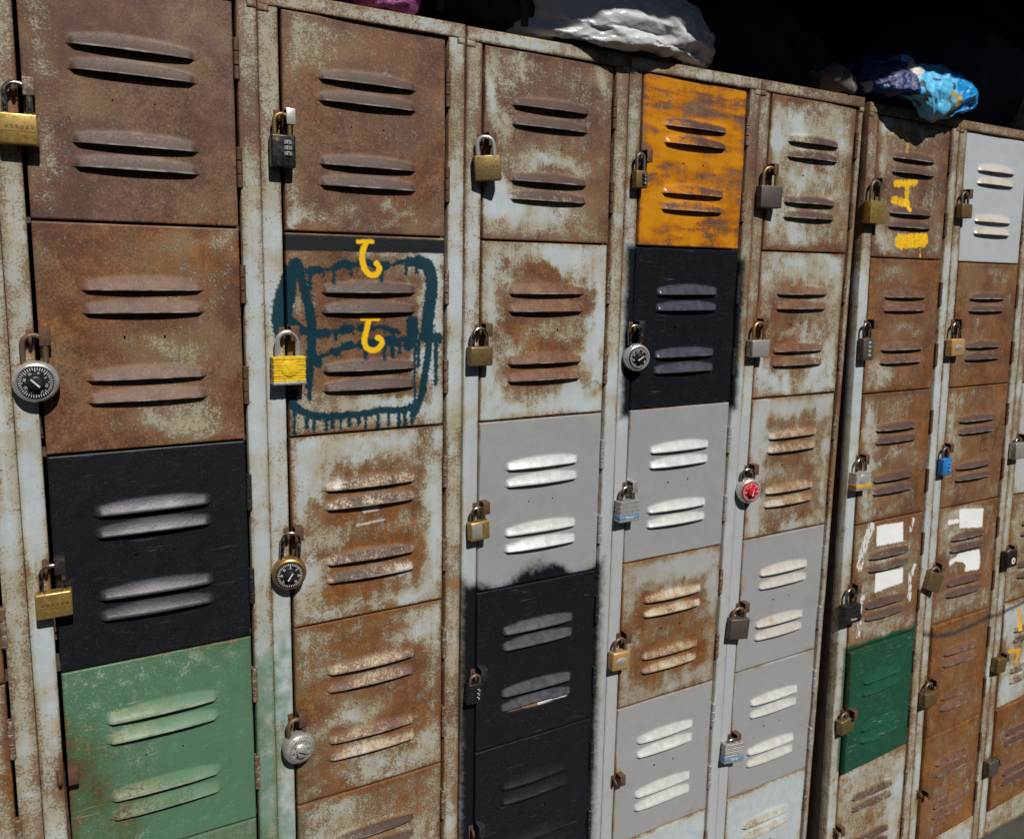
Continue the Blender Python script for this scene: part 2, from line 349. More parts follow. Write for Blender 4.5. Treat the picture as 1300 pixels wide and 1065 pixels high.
def marks(c, x, z, frame=False):
    """overlay paint on column c: rgb + alpha per vertex (same field for doors and posts, so sprays run across both)"""
    o = np.zeros(x.shape + (4,))
    def over(col, a):
        a = np.clip(a, 0, 1)[..., None]; base = o[..., :3]
        oa = o[..., 3:4]; na = a + oa * (1 - a)
        o[..., :3] = np.where(na > 1e-5, (np.array(col) * a + base * oa * (1 - a)) / np.maximum(na, 1e-5), 0)
        o[..., 3:4] = na
    nz = lambda f, s: fbm(x + c * 3.1, z, f, s) - .5
    gx = x + CX[c]
    def box_spray(col, x0, x1, z0, z1, soft, jit=.3, k=1.):
        d = np.maximum(np.maximum(x0 - gx, gx - x1), np.maximum(z0 - z, z - z1))
        over(col, k * (1 - sstep(-soft, soft, d + nz(70, 3) * soft * 2 * jit + nz(300, 5) * soft * .7)))
    SILVER = (.36, .38, .40)
    if frame and c in (3, 4, 5):      # silver spray on the posts
        if c == 3: box_spray(SILVER, CX[3] - .020, CX[3] + .2, -.96, -.60, .01, .5, .8)
        if c in (3, 4): box_spray(SILVER, CX[3] + .2515, CX[4] + .05, -1.9, -.63, .025, .9, .85)
        if c in (4, 5): box_spray(SILVER, CX[4] + .252, CX[5] + .05, -1.9, -.62, .03, .9, .85)
        if c == 5: box_spray(SILVER, CX[5] + .252, CX[5] + .26, -1.9, -.9, .02, .9, .6)
    if c in (3, 4): box_spray(BLACK, CX[4] - .022, CX[4] + .1, -.612 if frame else -.5985, -.300, .009 if frame else .002, .5)
    if c == 4: box_spray(BLACK, CX[4] + .1, CX[4] + .266, -.612 if frame else -.5985, -.315, .010 if frame else .002, .5)
    if c in (3, 4):
        wob = .012 * np.sin(x * 34 + .5) + nz(26, 9) * .03
        d = np.maximum(np.maximum(CX[3] - .034 - gx, gx - (CX[3] + .262)), z + .874 + wob)
        over(BLACK, 1 - sstep(-.015, .012, d + nz(160, 4) * .012))
    if c in (1, 2):
        box_spray(GREEN, CX[1] + .1, CX[1] + .285, -1.9, -.935, .03, .8, .75)
        box_spray(GREEN, CX[2] - .03, CX[2] - .002, -1.9, -.90, .05, 1.2, .38)
    if c == 6:
        d = np.maximum(-.012 - x, np.maximum(x - .2500, z + 1.180 + nz(60, 6) * .012))
        d = np.maximum(d, -1.475 - z + nz(40, 2) * .03)
        over(DGREEN, (1 - sstep(-.006, .005, d + nz(260, 7) * .006)) * np.where(x < 0, .8, 1))
        for P, r, k in YEL6: over(YMARK, k * (1 - sstep(-.002, .0012, segdist(x, z, P) - r + nz(220, 11) * .009)) * np.clip(.55 + 2.2 * (fbm(x, z, 380, 31) - .3), 0, 1))
        for P in WH6P: over(WHITE, poly_alpha(x + nz(200, 8) * .004, z + nz(200, 9) * .004, P, .0012))
        for P, r in WH6S: over(WHITE, .8 * (1 - sstep(-.003, .0015, segdist(x, z, P) - r + nz(150, 12) * .014)) * sstep(.33, .5, fbm(x, z * .35, 260, 33)))
    if c in (6, 7, 8):
        P = [(a + CX[7] - CX[c], b) for a, b in BLK7]
        if c == 7 or c == 8: over((.03, .033, .036), .82 * (1 - sstep(-.004, .005, segdist(x, z, P) - .005 + nz(120, 14) * .008)) * np.where(z < 0, 1, 0))
    if c == 7:
        for P in WH7P: over(WHITE, poly_alpha(x + nz(200, 8) * .004, z + nz(200, 9) * .004, P, .0012))
        for P, r in WH7S: over(WHITE, .95 * (1 - sstep(-.002, .001, segdist(x, z, P) - r + nz(200, 12) * .008)))
    if c == 8:
        for P, r in OR8: over((.65, .32, .03), .9 * (1 - sstep(-.002, .001, segdist(x, z, P) - r + nz(200, 12) * .009)))
    if not frame and c <= 7:      # rub marks where the locks swing
        for ri, rz in enumerate(ROWZ[:6]):
            rr_ = np.hypot(x + .003, z - rz + .142); an = np.arctan2(x + .003, -(z - rz + .142))
            for q, R0 in enumerate((.043, .051, .060, .066)):
                k = fbm(an * .6 + c, rr_ * 6 + ri, 9, q + 50, 3)
                over((.05, .035, .028), .42 * (1 - sstep(.0005, .0022, np.abs(rr_ - R0 + (k - .5) * .006))) * sstep(.42, .62, k) * sstep(.05, .25, an) * (1 - sstep(.9, 1.3, an)))
    if c == 7:
        for P in ([(.185, -.712), (.158, -.715), (.150, -.765), (.180, -.763)], [(.154, -.738), (.180, -.735)], [(.205, -.765), (.215, -.712), (.240, -.716), (.238, -.735), (.210, -.738)]):
            over((.055, .024, .012), .5 * (1 - sstep(-.001, .002, segdist(x, z, P) - .0022 + nz(200, 3) * .005)))
    if c == 3:
        for P in ([(.2, -.528), (.206, -.552), (.222, -.543), (.234, -.540), (.246, -.549)], [(.205, -.046), (.212, -.040), (.222, -.046), (.218, -.056), (.206, -.054), (.205, -.046)], [(.222, -.046), (.236, -.042), (.238, -.052), (.222, -.058)]):
            over((.06, .04, .035), .6 * (1 - sstep(-.0006, .0012, segdist(x, z, P) - .0010 + nz(220, 3) * .003)))
    if c == 2 and not frame:
        over((.62, .62, .60), .7 * (1 - sstep(-.0006, .0010, np.minimum(segdist(x, z, [(.102, -.7455), (.147, -.7420)]) - .0016, segdist(x, z, [(.118, -.7215), (.134, -.7205)]) - .0042 - .003 * vnoise(x * 300, z * 60, 4)) + nz(260, 3) * .003)))
    if c == 2:
        n = nz(420, 21)
        bl = vnoise(x * 105 + 3, z * 80, 5)
        d = np.minimum.reduce([segdist(x, z, P) - (r if r > .0052 else r * (.30 + 1.9 * bl)) for P, r in TEAL_STROKES])
        for (a, b) in TEAL_DRIPS:
            L = abs(a[1] - b[1]); t = np.clip((a[1] - z) / L, 0, 1)
            dd = segdist(x, z, [a, b]) - (.0026 + .0016 * ((a[0] * 977) % 1) - .0013 * t) - .0008 * sstep(.75, .95, t)
            d = np.minimum(d, dd)
        a = 1 - sstep(-.0008, .0012, d + n * .006)
        dots = sstep(.80, .84, vnoise(x * 420, z * 420, 77)) * (1 - sstep(.002, .009, d))
        over(TEAL, np.maximum(a, dots * .9) * .97)
        st = np.maximum(np.maximum(.0005 - x, x - .25), np.maximum(-.3262 + .002 * x / .25 - z, z + .3030))
        over((.016, .018, .021), 1 - sstep(-.0006, .0006, st + nz(90, 2) * .001))
        for P, r in YEL2: over(YMARK, 1 - sstep(-.0007, .0007, segdist(x, z, P) - r + nz(240, 23) * .0022))
    return o

def chaikin(P, n=2):
    P = [tuple(p) for p in P]
    for _ in range(n):
        if len(P) < 3: break
        Q = [P[0]]
        for a, b in zip(P[:-1], P[1:]):
            Q += [(a[0] * .75 + b[0] * .25, a[1] * .75 + b[1] * .25), (a[0] * .25 + b[0] * .75, a[1] * .25 + b[1] * .75)]
        P = Q + [P[-1]]
    return P
TEAL_STROKES = [(chaikin(P), r * 1.45 + .0007) for P, r in TEAL_STROKES]
YEL2 = [(chaikin(P), r * 1.22) for P, r in YEL2]
YEL6 = [(chaikin(P, 1), r * 1.25, k) for P, r, k in YEL6]
# ---- the look of every door: base colour, metallic, gloss, rust level, halo round louvres, tone (0 orange .. 1 purple), blobs
def D(base=PALE, met=0., gloss=.3, R=.2, halo=0., tone=.3, blobs=(), amp=.5, lr=.25, lt=.75, lcol=None, worn=.5, label=None, streak=0., base2=None):
    return dict(streak=streak, base=base, met=met, gloss=gloss, R=R, halo=halo, tone=tone, blobs=blobs, amp=amp, lr=lr, lt=lt, lcol=lcol, worn=worn, label=label, base2=base2)
SIL = dict(base=(.49, .505, .525), met=.45, gloss=.58, R=-.11, amp=.16, lr=0, lt=.5, lcol=(.88, .88, .86), worn=.15)  # near-white louvre colour stands in for the sun's reflection on the hoods
BLK = dict(base=BLACK, met=0., gloss=.5, R=-.25, amp=.15, lr=0, lt=.5, worn=.13)
DOORS = {
 (0, 1): D(R=.5), (0, 2): D(R=.5), (0, 3): D(R=.45), (0, 4): D(R=.35), (0, 5): D(R=.5), (0, 6): D(R=.5),
 (1, 1): D(R=.86, tone=.78, lt=.9, amp=.35, blobs=[(.0, .6, .12, .5, -.34), (.08, .1, .10, .16, -.15), (.9, .85, .2, .2, -.12)], label='purple-brown rusted door with pale worn left edge'),
 (1, 2): D(R=.76, tone=.42, lt=.62, amp=.45, blobs=[(.6, .5, .22, .09, -.32), (.6, .86, .4, .08, -.34), (.04, .1, .1, .1, -.2), (.9, .05, .2, .06, -.25), (.1, .5, .2, .35, .2)], label='orange-brown rusted door'),
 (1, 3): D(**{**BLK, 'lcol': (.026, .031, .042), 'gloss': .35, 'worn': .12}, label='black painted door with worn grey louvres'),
 (1, 4): D(base=GREEN, gloss=.45, R=.07, amp=.45, tone=.4, lr=.12, worn=1, lcol=(.24, .36, .27), blobs=[(.05, .55, .25, .25, .18), (.9, .05, .3, .04, .1), (.3, .85, .4, .2, .2)], label='green painted door with worn patches'),
 (1, 5): D(R=.4), (1, 6): D(R=.4),
 (2, 1): D(R=.80, tone=.62, lt=.85, amp=.38, blobs=[(.14, .12, .16, .14, -.40), (.03, .5, .06, .6, -.25), (.05, .85, .1, .2, -.34), (.5, .98, .5, .03, -.32), (.85, .75, .15, .2, .12)], label='brown rusted door with pale flaking top left corner'),
 (2, 2): D(R=.46, halo=.26, tone=.5, lt=.85, amp=.4, blobs=[(.95, .4, .08, .5, -.35), (.6, .93, .4, .08, -.25), (.2, .15, .3, .1, .2)], label='rusted door sprayed with a dripping teal drawing and two yellow hooks'),
 (2, 3): D(R=.26, halo=.36, tone=.12, lt=.78, amp=.5, lcol=(.56, .50, .46), lr=-.14, blobs=[(.85, .10, .12, .16, .42), (.1, .6, .12, .15, .12), (.3, .9, .3, .12, .18)], label='pale grey door with rust spreading round its louvres'),  # louvre colour lightened to paint in their glints
 (2, 4): D(R=.42, halo=.14, tone=.2, lt=.6, amp=.6, lcol=(.54, .49, .45), lr=-.16, blobs=[(.25, .08, .3, .1, .28), (.7, .12, .3, .08, -.1), (.75, .62, .3, .12, .22), (.3, .58, .15, .06, -.35), (.1, .8, .2, .2, .2)], label='pale grey door with bands of rust'),  # louvre glints painted in as a lighter colour
 (2, 5): D(R=.45, tone=.2), (2, 6): D(R=.4),
 (3, 1): D(R=.66, tone=.72, lt=.85, amp=.5, blobs=[(.07, .18, .1, .24, -.55), (.3, .12, .1, .1, -.3), (.9, .15, .1, .12, -.3), (.1, .8, .14, .22, -.40), (.6, .55, .4, .05, -.35), (.5, .9, .5, .1, -.34)], label='purple-brown rusted door with pale left edge'),
 (3, 2): D(R=.26, halo=.34, tone=.3, lt=.55, amp=.55, blobs=[(.5, .15, .4, .15, .18), (.95, .6, .1, .4, -.2), (.7, .9, .4, .1, -.15), (.2, .92, .15, .06, .2)], label='pale door with rust round the louvres'),
 (3, 3): D(**SIL, label='silver painted door with louvres coloured bright as sun glare'),
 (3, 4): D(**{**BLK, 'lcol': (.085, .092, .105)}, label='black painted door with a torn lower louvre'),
 (3, 5): D(**BLK, label='black painted lower door'), (3, 6): D(R=.4),
 (4, 1): D(base=YEL, gloss=.42, streak=.5, R=.24, amp=.75, tone=.95, lr=.30, lt=.95, worn=.2, blobs=[(.5, .26, .4, .06, .22), (.5, .70, .3, .05, .2), (.55, .16, .38, .09, .30), (.5, .58, .35, .07, .34), (.5, .95, .3, .04, .22), (.12, .72, .08, .1, .18), (.12, .2, .07, .12, .16), (.7, .8, .2, .05, .1)], label='yellow-orange door with worn purple-brown patches'),
 (4, 2): D(**{**BLK, 'lcol': (.06, .068, .085), 'gloss': .68}, label='glossy black painted door'),  # louvres given a paler colour for their glints
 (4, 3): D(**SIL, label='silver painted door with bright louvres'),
 (4, 4): D(base=(.46, .47, .47), met=.3, gloss=.4, R=.30, halo=.30, tone=.12, lr=-.30, lt=.4, lcol=(.70, .66, .58), amp=.6, blobs=[(.15, .45, .2, .4, .14), (.85, .65, .2, .2, .18), (.3, .2, .15, .08, .16), (.7, .05, .5, .05, -.2)], label='silver door half covered with rust'),  # pale louvre colour paints in the glints, with less rust over it
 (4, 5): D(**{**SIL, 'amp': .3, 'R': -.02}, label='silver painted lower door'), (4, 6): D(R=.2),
 (5, 1): D(R=.62, tone=.45, lt=.75, amp=.6, blobs=[(.25, .15, .25, .16, -.42), (.8, .2, .2, .12, -.2), (.5, .5, .4, .06, -.22), (.35, .82, .35, .14, -.24), (.05, .4, .06, .5, -.3)], label='brown rusted door with flaking pale paint'),
 (5, 2): D(R=.38, halo=.26, tone=.32, lt=.5, amp=.65, blobs=[(.3, .1, .4, .1, .08), (.3, .88, .4, .1, -.25), (.85, .8, .2, .14, -.2), (.7, .35, .2, .1, -.15)], label='pale door blotched with rust'),
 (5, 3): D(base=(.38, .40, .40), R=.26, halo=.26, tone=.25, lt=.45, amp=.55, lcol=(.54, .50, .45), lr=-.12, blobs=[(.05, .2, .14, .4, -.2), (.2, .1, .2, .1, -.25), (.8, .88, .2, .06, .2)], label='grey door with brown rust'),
 (5, 4): D(**{**SIL, 'amp': .45, 'R': .0, 'lr': .17, 'lt': .2, 'lcol': (.80, .77, .70)}, label='grey-silver door with rust-flecked glare-white louvres'),
 (5, 5): D(**{**SIL, 'amp': .4, 'R': .0, 'lr': .10, 'lt': .2}, label='grey-silver door with glare-white louvres'), (5, 6): D(R=.1),
 (6, 1): D(R=.66, tone=.55, lt=.7, amp=.5, blobs=[(.3, .06, .5, .07, -.38), (.85, .3, .12, .3, -.15), (.2, .9, .3, .1, -.25), (.06, .3, .06, .4, -.2)], label='rusted door with yellow paint daubs'),
 (6, 2): D(R=0.73, tone=0.24, lt=.62, amp=.5, blobs=[(.3, .12, .35, .12, -.2), (.5, .5, .3, .07, -.26), (.2, .85, .3, .12, -.2)], label='orange-brown rusted door'),
 (6, 3): D(R=0.67, tone=0.26, lt=.7, amp=.5, blobs=[(.1, .4, .1, .5, -.3), (.5, .5, .3, .05, -.15), (.5, .9, .5, .1, -.18), (.9, .5, .15, .5, .16)], label='brown rusted door'),
 (6, 4): D(R=0.59, tone=0.26, lt=.7, amp=.55, blobs=[(.5, .9, .5, .08, -.15), (.05, .3, .1, .3, -.2)], label='rusted door with white paint patches'),
 (6, 5): D(base=DGREEN, gloss=.5, R=-.02, amp=.3, lr=0, lt=.3, worn=.6, label='glossy dark green door standing ajar'),
 (6, 6): D(R=.4, tone=.15),
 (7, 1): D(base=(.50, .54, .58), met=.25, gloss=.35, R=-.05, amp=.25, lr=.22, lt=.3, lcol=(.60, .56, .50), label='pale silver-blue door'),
 (7, 2): D(R=0.73, tone=0.28, lt=.72, amp=.5, blobs=[(.6, .1, .3, .1, -.2), (.9, .2, .1, .3, -.15)], label='orange-brown rusted door'),
 (7, 3): D(R=0.71, tone=0.28, lt=.7, amp=.45, blobs=[(.1, .3, .1, .4, -.3), (.5, .55, .3, .1, -.16), (.3, .9, .3, .1, -.16)], label='brown rusted door'),
 (7, 4): D(R=0.61, tone=0.29, lt=.7, amp=.5, blobs=[(.3, .06, .5, .08, -.28), (.5, .9, .4, .1, -.15)], label='rusted door with two white paint patches'),
 (7, 5): D(R=.74, tone=.06, lt=.62, amp=.3, label='red-brown rusted door'),
 (7, 6): D(R=.72, tone=.05, lt=.62, amp=.4),
 (8, 1): D(R=.5), (8, 2): D(R=.5, tone=.2), (8, 3): D(base=(.4, .42, .44), R=.2, tone=.2), (8, 4): D(R=.5, tone=.15),
 (8, 5): D(R=.32, tone=.2, amp=.7, label='grey and rust door with orange paint'), (8, 6): D(R=.7, tone=.02),
}
LZ = [-.0850, -.1145, -.2020, -.2310]; LX0, LX1, LH, LD = .0510, .2015, .0190, .0094
AJAR = {(6, 5): 3.2, (7, 5): 2.0, (7, 6): 2.2, (8, 6): 2.0, (8, 5): 1.0, (3, 1): .35, (5, 1): .6, (6, 2): .5, (2, 1): .3, (4, 1): .5, (6, 3): .7, (6, 4): .7, (7, 2): .9, (1, 1): .25, (5, 3): .3}
STEP = {0: .006, 1: .0022, 2: .0022, 3: .0023, 4: .0024, 5: .0026, 6: .0026, 7: .0028, 8: .0035}

def rust_fields(c, x, z, spec, u, v, lm, seed):
    lev = spec['R'] + (fbm(x + c * 7.7, z, 9, seed, 4) - .5) * spec['amp'] + (fbm(x + c * 7.7, z, 34, seed + 5, 3) - .5) * spec['amp'] * .45
    wu = (fbm(x, z, 16, seed + 9) - .5) * .32; wv = (fbm(x, z, 16, seed + 13) - .5) * .32
    if spec['halo']:
        u0, v0 = u, v; u = u + wu + (fbm(x, z, 60, seed + 15, 2) - .5) * .08; v = v + wv - .05 * np.clip(fbm(x, z * .1, 70, seed + 19, 2) - .4, 0, 1) * 3
        for (lo, hi) in ((.22, .40), (.62, .80)):
            dx = np.maximum(0, np.abs(u - .51) - .27); dz = np.maximum(0, np.maximum(lo - v, v - hi))
            lev = lev + spec['halo'] * np.exp(-(dx / .10) ** 2 - (dz / .085) ** 2)
        lev = lev + spec['halo'] * .55 * np.exp(-((u - .51) / .33) ** 4 - ((v - .5) / .3) ** 4)
    if spec['halo']: u, v = u0, v0
    for bu, bv, su, sv, a in spec['blobs']:
        lev = lev + a * np.exp(-((u + wu - bu) / su) ** 2 - ((v + wv - bv) / sv) ** 2)
    lev = lev + lm * spec['lr']
    if spec['R'] > -.1: lev = lev + .34 * np.exp(-((u - .0) / .11) ** 2 - ((v - .50) / .09) ** 2)
    if spec.get('streak'): lev = lev + (fbm(x * .3 + 3, z * 1.7, 42, seed + 31, 4) - .5) * spec['streak'] * 2
    tone = np.clip(spec['tone'] + (fbm(x + 5, z + c, 12, seed + 3) - .5) * .9, 0, 1)
    tone = tone * (1 - lm) + lm * (spec['lt'] + (.45 if spec['lt'] >= .7 else .2 if spec['lt'] >= .6 else 0))
    return lev, tone

def make_door(c, r, col):
    spec = DOORS[(c, r)]; seed = c * 40 + r * 7
    zt, zb = ROWZ[r - 1] - .0015, ROWZ[r] + .0016
    h = STEP[c]
    if (c, r) == (2, 2): h = .00135
    if (c, r) in ((6, 1), (6, 4), (7, 4)): h = .0022
    x0, x1 = .0030, .2484
    low = r >= 6 or (c in (0, 8) and r < 3)
    if low: h = max(h, .004)
    xs = np.concatenate([[x0, x0], np.linspace(x0 + .0009, x1 - .0009, int((x1 - x0) / h)), [x1, x1]])
    zz = list(np.linspace(zt - .0009, zb + .0009, int((zt - zb) / h)))
    rt = ROWZ[r - 1]
    lz = [rt + a for a in LZ]
    zz = [z for z in zz if all(not (b - .0022 < z < b + .0009) for b in lz)]
    for b in lz: zz += [b, b - .0011, b - .00125, b - .002]
    zs = np.concatenate([[zt, zt], sorted(zz, reverse=True), [zb, zb]])
    X, Z = np.meshgrid(xs, zs)
    Yd = np.zeros(X.shape)
    # pressed louvres
    lm = np.zeros(X.shape); rim = np.zeros(X.shape); drop = np.zeros((len(zs) - 1, len(xs) - 1), bool)
    rnd = random.Random(seed)
    for i, b in enumerate(lz):
        s = np.clip((X - (LX0 + LX1) / 2) / ((LX1 - LX0) / 2), -1, 1)
        top = LH * (.58 + .42 * (1 - np.abs(s) ** 2.4)) * (1 + .04 * rnd.uniform(-1, 1))
        t = np.clip((b + top - Z) / top, 0, 1)
        ends = sstep(0, .010, np.minimum(X - LX0, LX1 - X)) * (.55 + .45 * (1 - np.abs(s) ** 2.2))
        dep = LD * rnd.uniform(.88, 1.08)
        if (c, r, i) == (3, 4, 3): dep = LD * .35
        act = (Z >= b - .00112) & (X > LX0) & (X < LX1)
        d = np.where(act, dep * (.62 * t + .38 * t * t) * ends, 0)
        Yd = Yd - d
        lm = np.maximum(lm, np.where(act, (sstep(.02, .16, t) if spec['lcol'] and spec['R'] < .1 else sstep(.08, .42, t)) * sstep(.0, .4, ends), 0))
        rim = np.maximum(rim, np.where(act & (Z < b + .0004), np.clip(ends * 1.2, 0, 1), 0))
        ir = int(np.where(np.isclose(zs, b - .0011))[0][0])
        mid = (xs[:-1] + xs[1:]) / 2
        drop[ir, :] |= (mid > LX0 + .004) & (mid < LX1 - .004)
    if (c, r) == (3, 4):     # torn lower louvre
        mz = (Z[:-1, :-1] + Z[1:, 1:]) / 2; mx = (X[:-1, :-1] + X[1:, 1:]) / 2; ss = np.clip(1 - ((mx - .130) / .062) ** 2, 0, 1)
        drop |= (np.abs(mz - (lz[3] - .0028)) < .0030 * ss) & (ss > .02)
    # two small screw holes
    for hx in (.1005, .1490):
        dd = np.hypot((X[:-1, :-1] + X[1:, 1:]) / 2 - hx, (Z[:-1, :-1] + Z[1:, 1:]) / 2 - (rt - .1476))
        if c <= 5: drop |= dd < max(.0016, h * .75)
    # slight warps of the sheet, returned edges
    Yd = Yd + (fbm(X + c, Z, 7, seed + 2, 3) - .5) * .0048 + (fbm(X + c, Z, 22, seed + 4, 2) - .5) * .0010
    if (c, r) == (3, 4):
        zt4 = rt + LZ[3]; Yd = Yd + np.where((Z < zt4 - .0011) & (X > LX0) & (X < LX1), .007 * np.exp(-((zt4 - Z) / .006) ** 2) * (1 - ((X - .126) / .0755) ** 2).clip(0), 0)
    if (c, r) == (3, 4): Yd = Yd + .004 * np.exp(-((X - .12) / .06) ** 2 - ((Z - rt + .215) / .025) ** 2)
    e = np.zeros(X.shape); e[0, :] = e[-1, :] = 1; e[:, 0] = e[:, -1] = 1
    e2 = np.zeros(X.shape); e2[1, 1:-1] = e2[-2, 1:-1] = 1; e2[1:-1, 1] = e2[1:-1, -2] = 1
    Yd = Yd + e * .013 + np.where(e > 0, 0, e2 * .0009)
    u = (X - x0) / (x1 - x0); v = (zt - Z) / (zt - zb)
    lev, tone = rust_fields(c, X, Z, spec, u, v, lm, seed)
    ed = np.minimum(np.minimum(X - x0, x1 - X), np.minimum(zt - Z, Z - zb))
    lev = lev + (.22 * (1 - sstep(0, .004, ed)) + .14 * (1 - sstep(.002, .016, ed + (fbm(X, Z, 30, seed + 1) - .5) * .014))) * (1 if spec['R'] > -.1 else .35 if spec['base'] == BLACK else 1.25)
    base = np.array(spec['base'])[None, None, :] * np.ones(X.shape + (1,))
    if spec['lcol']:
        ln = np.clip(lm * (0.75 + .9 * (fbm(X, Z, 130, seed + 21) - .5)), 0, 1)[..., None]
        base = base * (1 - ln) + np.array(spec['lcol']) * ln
    gloss = spec['gloss'] + lm * (.16 if spec['R'] > .15 else -.1 if spec['base'] == GREEN else 0)
    met = np.full(X.shape, spec['met'])
    paint = np.concatenate([base, met[..., None]], -1)
    wear = np.stack([np.clip(lev, -.5, 1.3) , tone, np.full(X.shape, spec['worn']), gloss], -1)
    mk = marks(c, X, Z)
    if spec['base'] in (BLACK, DGREEN): mk[:] = 0
    if (c, r) == (3, 4):
        ss = np.clip(1 - ((X - .130) / .066) ** 2, 0, 1); dl = np.abs(Z - (lz[3] - .0034 - .0030 * ss))
        a = (1 - sstep(.0008, .0020, dl)) * sstep(.02, .2, ss) * sstep(.35, .6, fbm(X, Z, 40, 5, 2) + .25)
        mk[..., :3] = np.where((X > .13)[..., None], np.array((.62, .60, .56)), np.array((.26, .13, .07))); mk[..., 3] = a
    if spec['base'] not in (BLACK, DGREEN, SIL['base']):
        ra = (rim * np.clip(.15 + 1.5 * (fbm(X, Z, 60, seed + 27, 3) - .32), 0, .75))[..., None]
        mk[..., :3] = mk[..., :3] * (1 - ra) + np.array((.40, .37, .34)) * ra; mk[..., 3:] = np.maximum(mk[..., 3:], ra)
    # pivot at the hinge side so doors can stand ajar
    px, pz = x1, rt
    me = gridmesh('door', X - px, Yd, Z - pz, drop, dict(paint=paint, wear=wear, mark=mk))
    o = link('door', me, M_LOCKER, col); o.location = (px, .0030, pz)
    o.rotation_euler = (0, 0, math.radians(AJAR.get((c, r), 0.06)))
    if spec['label']: o['label'] = spec['label']
    # hinges and the latch hood
    grey = spec['base'] == SIL['base']; black = spec['base'] == BLACK
    hm = MT['greyhinge'] if grey else MT['blackmetal'] if black else MT['rusty'] if spec['R'] > .5 else MT['palehinge']
    for hz in (-.0505, -.1921):
        bm = bmesh.new()
        for k in range(3):
            z1 = hz - k * .0182
            lathe(bm, [(.0034, z1 - .0170), (.0040, z1 - .0164), (.0040, z1 - .0006), (.0034, z1)], 12, (.0034, -.0028, 0), 'z')
        bx(bm, -.0005, .0048, -.0012, .004, hz - .0545, hz, 0)
        bmobj('hinge', bm, hm, o)
    bm = bmesh.new()
    lx = -px + .0036
    th = .0018
    bx(bm, lx, lx + .0125, -.0165, -.0165 + th, -.1545, -.1335, .0007)
    bx(bm, lx + .0125 - th, lx + .0125, -.0150, .001, -.1545, -.1337, .0004)
    bx(bm, lx, lx + .0123, -.0152, .001, -.1350, -.1332, .0004)
    if c <= 7 or r > 2:
        lat = bmobj('latch', bm, MT['chrome'] if (c, r) == (2, 1) else MT['palehinge'] if (c, r) == (1, 1) else MT['blackmetal'] if black else MT['dullsteel'] if (c, r) == (4, 3) else MT['rusty'], o)
    else: bm.free()
    return o

POST_R = {  # rust level of left post / right post by height
 0: ([(-2, .40), (0, .4)], [(-2, .34), (-1.2, .36), (-.6, .32), (0, .46)]),
 1: ([(-2, .30), (-1.1, .36), (-.9, .22), (-.6, .30), (-.3, .34), (0, .50)], [(-2, .36), (-.9, .34), (-.6, .24), (-.3, .36), (-.15, .5), (0, .5)]),
 2: ([(-2, .30), (-.9, .16), (-.6, .18), (-.3, .24), (-.15, .45), (0, .40)], [(-2, .42), (-.8, .46), (-.6, .28), (-.3, .26), (0, .44)]),
 3: ([(-2, .2), (-.6, .16), (-.3, .26), (-.1, .50), (0, .48)], [(-2, .3), (-1.1, .36), (-.6, .18), (-.45, .44), (-.2, .48), (0, .46)]),
 4: ([(-2, .36), (-1.0, .30), (-.6, .12), (-.3, .30), (-.1, .50), (0, .5)], [(-2, .18), (-.6, .18), (-.45, .42), (-.2, .62), (0, .55)]),
 5: ([(-2, .12), (-.6, .14), (-.4, .48), (-.2, .50), (0, .46)], [(-2, .36), (-.9, .46), (-.4, .52), (-.2, .46), (0, .5)]),
 6: ([(-2, .34), (-1.2, .30), (-.6, .16), (-.35, .14), (-.28, .5), (0, .62)], [(-2, .44), (-1.2, .38), (-.6, .20), (-.3, .38), (0, .46)]),
 7: ([(-2, .42), (-1.1, .34), (-.6, .22), (-.35, .34), (0, .5)], [(-2, .42), (-.6, .34), (0, .4)]),
 8: ([(-2, .36), (0, .34)], [(-2, .4), (0, .4)]),
}
